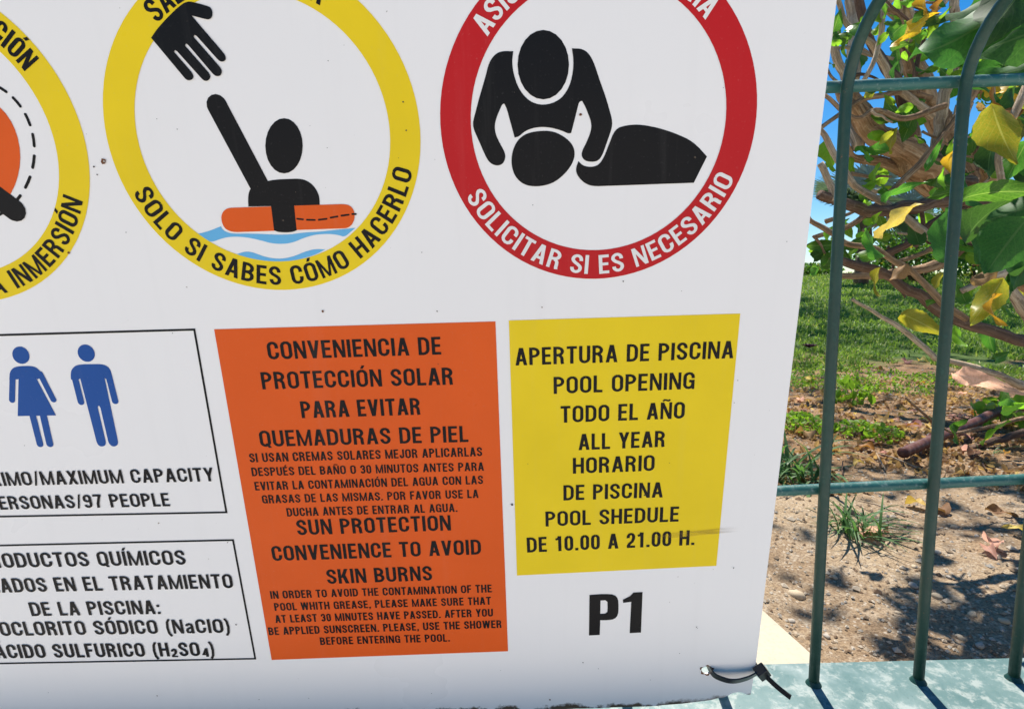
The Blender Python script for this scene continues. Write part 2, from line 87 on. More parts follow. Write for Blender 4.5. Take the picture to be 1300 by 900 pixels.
W = {'bars':[(0.342,0.575,-0.4457),(0.4604,0.575,-0.4419),(0.5681,0.575,-0.4399)],
 'barmid':[(0.3324,0.575,-0.054),(0.4512,0.575,-0.0293)],
 'bartop':[(0.3319,0.575,0.1969),(0.4491,0.575,0.2044)],
 'hole':(0.1988,0.52,-0.3882),
 'tie':[(0.2006,0.525,-0.3902),(0.2049,0.519,-0.3884),(0.2187,0.513,-0.389),(0.2341,0.512,-0.3874),(0.2496,0.515,-0.3854)],
 'tail':[(0.2498,0.512,-0.3848),(0.273,0.495,-0.3988)],
 'rail':[(0.323,0.587,0.2003),(0.5175,0.587,0.2079),(0.2962,0.587,-0.2239),(0.5648,0.587,-0.2104)],
 'stone':(0.5641,1.0253,-0.6),
 'tuft':(0.8323,1.2757,-0.6),
 'tuft2':(0.8856,1.6957,-0.6),
 'pipe':[(1.3503,1.85,-0.57),(1.5563,1.9829,-0.56),(1.8403,2.1523,-0.54),(2.178,2.3362,-0.52)],
 'weeds':[(1.7569,2.8079,-0.6),(1.2294,2.2824,-0.6),(1.4246,2.159,-0.6),(2.088,2.2824,-0.6)],
 'wedge':[(0.4461,0.9244,-0.58),(0.4715,0.7947,-0.58)],
 'flower':(2.5844,4.7738,-0.6),
 'dry':[(1.6989,2.4648,-0.6),(1.6704,2.2824,-0.6),(1.7654,2.3772,-0.6),(1.5913,2.4202,-0.6),(1.9092,3.4512,-0.6),(2.3311,4.3696,-0.6),(2.9821,4.1496,-0.6),(2.636,3.9503,-0.6),(3.1784,4.2789,-0.6),(1.9553,2.244,-0.6),(1.6105,1.9473,-0.6),(1.6005,1.8559,-0.6),(1.6395,2.0479,-0.6),(1.1723,2.1021,-0.6),(0.8382,1.2547,-0.6),(0.9128,1.3108,-0.6),(1.0909,1.4713,-0.6),(1.1427,1.3916,-0.6),(1.122,1.2343,-0.6),(1.8231,3.0623,-0.6),(1.7873,2.2824,-0.6),(1.4037,2.1021,-0.6),(1.7893,2.1021,-0.6)],
 'peb':[(0.5626,1.0224,-0.6),(0.6718,1.0819,-0.6),(0.8201,1.0603,-0.6),(0.871,1.1308,-0.6),(0.9168,1.0913,-0.6),(0.8414,1.0253,-0.6),(1.1288,1.2757,-0.6),(1.1019,1.1879,-0.6),(1.249,1.329,-0.6),(1.2832,1.4173,-0.6),(0.8047,0.8802,-0.6),(0.8933,0.9343,-0.6),(0.584,0.8316,-0.6),(0.8333,1.1768,-0.6),(0.9717,1.1954,-0.6),(1.1177,1.329,-0.6),(1.5342,2.0479,-0.6),(1.4901,1.9473,-0.6),(2.4437,2.8474,-0.6),(1.4328,1.9473,-0.6),(1.9436,2.1021,-0.6),(0.8605,0.9638,-0.6),(0.5122,0.944,-0.6),(0.7208,0.9638,-0.6),(0.5547,0.9043,-0.6),(0.7904,0.9043,-0.6)],
 'branches':[([(0.9097,1.6,0.8504),(0.899,1.56,0.752),(0.8887,1.52,0.618),(0.8684,1.48,0.5069),(0.8427,1.44,0.4183),(0.8479,1.4,0.3329)],0.0137,0.016),([(0.7454,1.3,0.4419),(0.7858,1.3286,0.4206),(0.8405,1.3571,0.3729),(0.9343,1.3857,0.3332),(1.0356,1.4143,0.2949),(1.1641,1.4429,0.2232),(1.3436,1.4714,0.1109),(1.5996,1.5,-0.0338)],0.0241,0.0579),([(0.9291,1.45,0.8063),(0.9677,1.4625,0.705),(0.9959,1.475,0.6184),(1.0408,1.4875,0.5287),(1.0955,1.5,0.4553),(1.154,1.5125,0.3757),(1.249,1.525,0.2607),(1.4058,1.5375,0.0989),(1.6644,1.55,-0.1232)],0.0186,0.0554),([(0.7831,1.2,0.5934),(0.7574,1.2,0.556),(0.7546,1.2,0.4924),(0.7461,1.2,0.4573),(0.726,1.2,0.4234)],0.0069,0.0051),([(0.7456,1.35,0.6),(0.745,1.35,0.5574),(0.7593,1.35,0.511),(0.7814,1.35,0.4589)],0.0077,0.0116),([(0.6683,1.25,0.3385),(0.7008,1.25,0.3631),(0.7527,1.25,0.399),(0.7961,1.25,0.4103),(0.8498,1.25,0.4184),(0.9021,1.25,0.4039)],0.0054,0.0071),([(0.596,1.1,0.1806),(0.6596,1.1143,0.1603),(0.716,1.1286,0.1531),(0.7809,1.1429,0.1535),(0.8465,1.1571,0.1633),(0.9164,1.1714,0.1749),(1.0078,1.1857,0.1673),(1.1612,1.2,0.107)],0.0094,0.0189),([(0.808,1.4,0.3515),(0.8497,1.4167,0.3181),(0.9237,1.4333,0.3123),(1.003,1.45,0.2868),(1.0794,1.4667,0.2467),(1.2014,1.4833,0.1831),(1.3768,1.5,0.0506)],0.01,0.03),([(0.5954,1.1,0.2352),(0.621,1.1,0.1954),(0.6277,1.1,0.1657)],0.0063,0.0079),([(0.5234,1.0,0.1275),(0.5341,1.0,0.1139),(0.5747,1.0,0.0933),(0.597,1.0,0.0754),(0.6425,1.0,0.0685),(0.6839,1.0,0.0449),(0.721,1.0,0.0239),(0.7678,1.0,-0.0225),(0.8211,1.0,-0.058)],0.0043,0.0071),([(0.6063,1.05,0.0573),(0.6371,1.0625,0.0432),(0.7143,1.075,0.0257),(0.7711,1.0875,-0.0015),(0.8382,1.1,-0.0404),(0.8976,1.1125,-0.0646),(0.9697,1.125,-0.0894),(1.0608,1.1375,-0.1101),(1.2414,1.15,-0.1412)],0.0075,0.0148),([(0.7832,1.35,0.0228),(0.8892,1.3667,0.027),(0.9775,1.3833,0.037),(1.0379,1.4,0.0472),(1.1023,1.4167,0.0675),(1.1679,1.4333,0.108),(1.3286,1.45,0.0691)],0.0077,0.0249),([(0.6141,1.0,-0.0211),(0.6635,1.0,-0.0509),(0.7115,1.0,-0.0781),(0.7766,1.0,-0.1315)],0.0029,0.0057),([(0.7285,1.05,0.0471),(0.7757,1.05,0.0646),(0.7968,1.05,0.0762),(0.8526,1.05,0.108)],0.0037,0.006),([(0.872,1.2,0.1596),(0.8755,1.2,0.1399),(0.8739,1.2,0.1202),(0.8638,1.2,0.0821)],0.0043,0.0043),([(0.824,1.2,0.1136),(0.8664,1.2,0.1103),(0.9037,1.2,0.107),(0.9588,1.2,0.1119)],0.0026,0.0051),([(0.8928,1.1,-0.0061),(0.9625,1.1333,0.016),(1.0305,1.1667,0.0312),(1.1672,1.2,0.0572)],0.0063,0.0137),([(0.586,0.78,0.3102),(0.605,0.78,0.3092),(0.626,0.78,0.3092),(0.6542,0.78,0.3112),(0.6828,0.78,0.3191),(0.7331,0.78,0.3369)],0.0039,0.0056),([(0.5964,0.8,0.3435),(0.6226,0.8,0.3495),(0.6547,0.8,0.3505),(0.6966,0.8,0.3596),(0.7483,0.8,0.3756)],0.0023,0.004),([(0.5244,0.66,0.2089),(0.5218,0.66,0.1986),(0.5202,0.66,0.1874),(0.5141,0.66,0.1761),(0.5099,0.66,0.1639)],0.0038,0.0024),([(0.8007,0.9,0.3083),(0.7929,0.9,0.2908),(0.779,0.9,0.2497),(0.7681,0.9,0.214),(0.7721,0.9,0.1538)],0.0064,0.0051),([(1.0647,1.3,0.3091),(1.1346,1.35,0.2761),(1.1993,1.4,0.2014),(1.3081,1.45,0.0691),(1.4929,1.5,-0.0338)],0.0223,0.0557),([(0.935,1.3,0.6428),(0.9343,1.3,0.5941),(0.9107,1.3,0.5285),(0.9005,1.3,0.4453)],0.0037,0.0056),([(0.7307,1.4,0.6398),(0.7544,1.4,0.5692),(0.8016,1.4,0.5692),(0.8501,1.4,0.5514),(0.917,1.4,0.5424)],0.005,0.004),([(0.8975,1.5,0.7603),(0.942,1.5,0.7043),(1.0054,1.5,0.6667),(1.0548,1.5,0.6761),(1.1187,1.5,0.7417)],0.0064,0.0064),([(1.3807,1.9,-0.3863),(1.5296,1.9,-0.4995),(1.6408,1.9,-0.4995),(1.8028,1.9,-0.4568)],0.0041,0.0081),([(1.5893,2.0,-0.6162),(1.6908,2.0,-0.6011),(1.7964,2.0,-0.5709),(1.9038,2.0,-0.5348)],0.0114,0.0143),([(1.0991,1.4,-0.1821),(1.2133,1.4,-0.2126),(1.319,1.4,-0.2537)],0.006,0.012),([(0.5975,1.15,0.3341),(0.6406,1.15,0.2811),(0.6938,1.15,0.2043),(0.7691,1.15,0.1623),(0.8548,1.15,0.1025)],0.0049,0.0099),([(0.6479,1.2,0.107),(0.7218,1.2,0.1317),(0.7926,1.2,0.1889),(0.8611,1.2,0.2614),(0.9271,1.2,0.3486),(0.9617,1.2,0.411)],0.0051,0.0086),([(0.7618,1.3,0.6428),(0.782,1.3,0.5614),(0.8353,1.3,0.4871),(0.8866,1.3,0.4031),(0.9103,1.3,0.3349)],0.0093,0.013),([(0.6826,1.25,0.6181),(0.7122,1.25,0.5556),(0.7746,1.25,0.5082),(0.832,1.25,0.4281),(0.9144,1.25,0.3631)],0.0054,0.0089),([(1.0425,1.4,0.7096),(1.0656,1.4,0.5692),(1.0476,1.4,0.4614),(1.0407,1.4,0.3329)],0.01,0.016),([(0.618,1.15,0.379),(0.684,1.15,0.3341),(0.7221,1.15,0.3491),(0.7862,1.15,0.3341),(0.8627,1.15,0.3566)],0.0041,0.0066),([(0.7929,1.25,0.0596),(0.878,1.25,0.0942),(0.96,1.25,0.1543),(1.0429,1.25,0.1968),(1.1452,1.25,0.2136)],0.0071,0.0125),([(0.9761,1.2,0.107),(1.0488,1.2,0.0572),(1.092,1.2,-0.027),(1.1511,1.2,-0.0954)],0.0086,0.0137),([(1.2234,1.49,0.2042),(1.2401,1.49,0.2042),(1.2571,1.49,0.2002),(1.2727,1.49,0.19),(1.2826,1.49,0.1758)],0.0074,0.0026),([(0.7583,1.26,0.3858),(0.7376,1.26,0.4087),(0.7171,1.26,0.4316),(0.6918,1.26,0.451),(0.6779,1.26,0.4785)],0.0047,0.0022),([(1.1396,1.4,0.6539),(1.125,1.4,0.6679),(1.109,1.4,0.6783),(1.0962,1.4,0.694),(1.0819,1.4,0.7061)],0.003,0.0024),([(0.8583,1.29,0.5261),(0.8694,1.29,0.5392),(0.8783,1.29,0.5555),(0.8873,1.29,0.5717),(0.8926,1.29,0.5896)],0.0036,0.0022),([(1.0795,1.34,0.3682),(1.0918,1.34,0.3735),(1.1065,1.34,0.3735),(1.1188,1.34,0.3787),(1.1312,1.34,0.3823)],0.0065,0.0023),([(1.3011,1.52,0.3836),(1.3104,1.52,0.4136),(1.3195,1.52,0.4435),(1.3376,1.52,0.4674),(1.3511,1.52,0.495)],0.0037,0.0026),([(1.2601,1.7,0.5647),(1.279,1.7,0.5845),(1.2981,1.7,0.602),(1.3121,1.7,0.6238),(1.3258,1.7,0.6478)],0.0082,0.0029),([(1.061,1.34,0.1837),(1.0829,1.34,0.2073),(1.1029,1.34,0.2308),(1.1246,1.34,0.2543),(1.1306,1.34,0.2848)],0.0041,0.0023),([(0.6943,1.34,0.419),(0.6921,1.34,0.452),(0.6756,1.34,0.4814),(0.6663,1.34,0.514),(0.6482,1.34,0.5431)],0.0035,0.0023),([(0.7085,1.27,0.1446),(0.7309,1.27,0.1533),(0.7551,1.27,0.162),(0.7775,1.27,0.1706),(0.8023,1.27,0.1706)],0.0059,0.0022),([(1.0735,1.62,0.7627),(1.0983,1.62,0.7505),(1.1224,1.62,0.7485),(1.1485,1.62,0.7465),(1.1747,1.62,0.7444)],0.0066,0.0028),([(0.7757,1.19,0.1712),(0.8027,1.19,0.1663),(0.8308,1.19,0.1663),(0.8568,1.19,0.1728),(0.8841,1.19,0.1647)],0.0027,0.002),([(0.922,1.57,0.6403),(0.9504,1.57,0.6283),(0.9792,1.57,0.6123),(1.0042,1.57,0.5922),(1.0294,1.57,0.5701)],0.0064,0.0027),([(1.0966,1.29,0.4285),(1.126,1.29,0.4318),(1.1526,1.29,0.4452),(1.179,1.29,0.4585),(1.2011,1.29,0.4783)],0.0047,0.0022),([(1.0469,1.54,0.7289),(1.0705,1.54,0.7173),(1.0891,1.54,0.6942),(1.1074,1.54,0.6748),(1.126,1.54,0.6534)],0.0059,0.0026),([(1.1844,1.67,0.417),(1.1847,1.67,0.4391),(1.1779,1.67,0.4632),(1.1806,1.67,0.4851),(1.1718,1.67,0.507)],0.0071,0.0029),([(0.7097,1.14,0.3446),(0.7197,1.14,0.3371),(0.7324,1.14,0.3342),(0.7423,1.14,0.3267),(0.7536,1.14,0.3222)],0.0033,0.002),([(0.7436,1.25,0.2473),(0.7665,1.25,0.2422),(0.7894,1.25,0.2372),(0.8116,1.25,0.2406),(0.8343,1.25,0.2389)],0.0053,0.0021),([(0.8513,1.46,0.5189),(0.8724,1.46,0.5283),(0.8963,1.46,0.5264),(0.9188,1.46,0.517),(0.936,1.46,0.5001)],0.0049,0.0025),([(1.3164,1.48,0.1462),(1.3447,1.48,0.1705),(1.364,1.48,0.2008),(1.3852,1.48,0.231),(1.3954,1.48,0.2669)],0.0045,0.0025),([(0.9054,1.32,0.5933),(0.8964,1.32,0.6149),(0.879,1.32,0.633),(0.8633,1.32,0.6511),(0.843,1.32,0.6625)],0.0044,0.0023),([(0.7473,1.18,0.5541),(0.7603,1.18,0.5496),(0.7719,1.18,0.5437),(0.7805,1.18,0.5349),(0.7863,1.18,0.523)],0.0056,0.002),([(0.9319,1.39,0.099),(0.9482,1.39,0.0682),(0.9492,1.39,0.0333),(0.9656,1.39,0.0021),(0.9859,1.39,-0.0274)],0.004,0.0024),([(0.8103,1.3,0.1284),(0.8313,1.3,0.1391),(0.8541,1.3,0.1498),(0.8729,1.3,0.164),(0.8894,1.3,0.1835)],0.0035,0.0022),([(0.9554,1.43,0.4694),(0.9479,1.43,0.4898),(0.952,1.43,0.5101),(0.958,1.43,0.5303),(0.9542,1.43,0.5522)],0.0051,0.0025),([(1.0208,1.38,0.341),(1.0306,1.38,0.3574),(1.0421,1.38,0.3755),(1.044,1.38,0.3955),(1.0536,1.38,0.4135)],0.006,0.0024),([(1.1971,1.7,0.1749),(1.2153,1.7,0.1586),(1.2401,1.7,0.1469),(1.2607,1.7,0.1305),(1.2877,1.7,0.1234)],0.0037,0.0029),([(1.3904,1.6,0.3143),(1.404,1.6,0.3315),(1.4231,1.6,0.3379),(1.4455,1.6,0.3358),(1.4664,1.6,0.3272)],0.0043,0.0027),([(0.7789,1.26,0.1624),(0.7934,1.26,0.1572),(0.8076,1.26,0.1555),(0.8206,1.26,0.1469),(0.835,1.26,0.1435)],0.0035,0.0022),([(0.8242,1.15,0.4675),(0.8365,1.15,0.485),(0.8521,1.15,0.4996),(0.8629,1.15,0.5155),(0.8639,1.15,0.5371)],0.0044,0.002),([(1.0198,1.25,0.2523),(1.0231,1.25,0.2706),(1.0265,1.25,0.2873),(1.0372,1.25,0.3006),(1.0459,1.25,0.3155)],0.0033,0.0021),([(0.972,1.15,0.2735),(0.9734,1.15,0.3039),(0.9639,1.15,0.3341),(0.9607,1.15,0.3641),(0.9561,1.15,0.3924)],0.0044,0.002),([(0.9906,1.29,0.346),(0.9946,1.29,0.3595),(0.9897,1.29,0.3731),(0.99,1.29,0.3882),(0.9922,1.29,0.4017)],0.003,0.0022),([(0.9197,1.31,0.6266),(0.9355,1.31,0.6249),(0.9508,1.31,0.6298),(0.962,1.31,0.6412),(0.9732,1.31,0.651)],0.0031,0.0022),([(0.8634,1.23,0.407),(0.8525,1.23,0.4356),(0.8483,1.23,0.464),(0.831,1.23,0.4907),(0.8062,1.23,0.5094)],0.0031,0.0021),([(0.9549,1.24,0.1632),(0.9658,1.24,0.175),(0.9767,1.24,0.1868),(0.9823,1.24,0.2002),(0.9877,1.24,0.2153)],0.0045,0.0021),([(1.2012,1.59,0.3823),(1.2153,1.59,0.3949),(1.2319,1.59,0.4034),(1.2486,1.59,0.4118),(1.2682,1.59,0.4118)],0.0066,0.0027),([(0.6428,1.2,0.1086),(0.659,1.2,0.0921),(0.6705,1.2,0.0722),(0.687,1.2,0.0538),(0.7082,1.2,0.0421)],0.0034,0.0021),([(0.7746,1.12,0.4823),(0.7562,1.12,0.5034),(0.7339,1.12,0.5189),(0.713,1.12,0.5357),(0.6936,1.12,0.5538)],0.0027,0.0019),([(0.8875,1.19,0.4898),(0.8935,1.19,0.5109),(0.9044,1.19,0.5304),(0.924,1.19,0.5409),(0.9459,1.19,0.5454)],0.0041,0.002),([(0.9183,1.46,0.2476),(0.9388,1.46,0.2436),(0.9586,1.46,0.2495),(0.9809,1.46,0.2495),(0.9987,1.46,0.2554)],0.0064,0.0025),([(0.8716,1.22,0.3272),(0.9031,1.22,0.3127),(0.9331,1.22,0.2966),(0.9634,1.22,0.2788),(0.996,1.22,0.2723)],0.0026,0.0021),([(0.9907,1.14,0.2377),(0.9995,1.14,0.2438),(1.0079,1.14,0.2529),(1.02,1.14,0.2575),(1.0306,1.14,0.2605)],0.0055,0.002),([(0.7298,1.39,0.6266),(0.7196,1.39,0.6405),(0.713,1.39,0.6561),(0.7045,1.39,0.6717),(0.6944,1.39,0.6838)],0.0034,0.0024)],
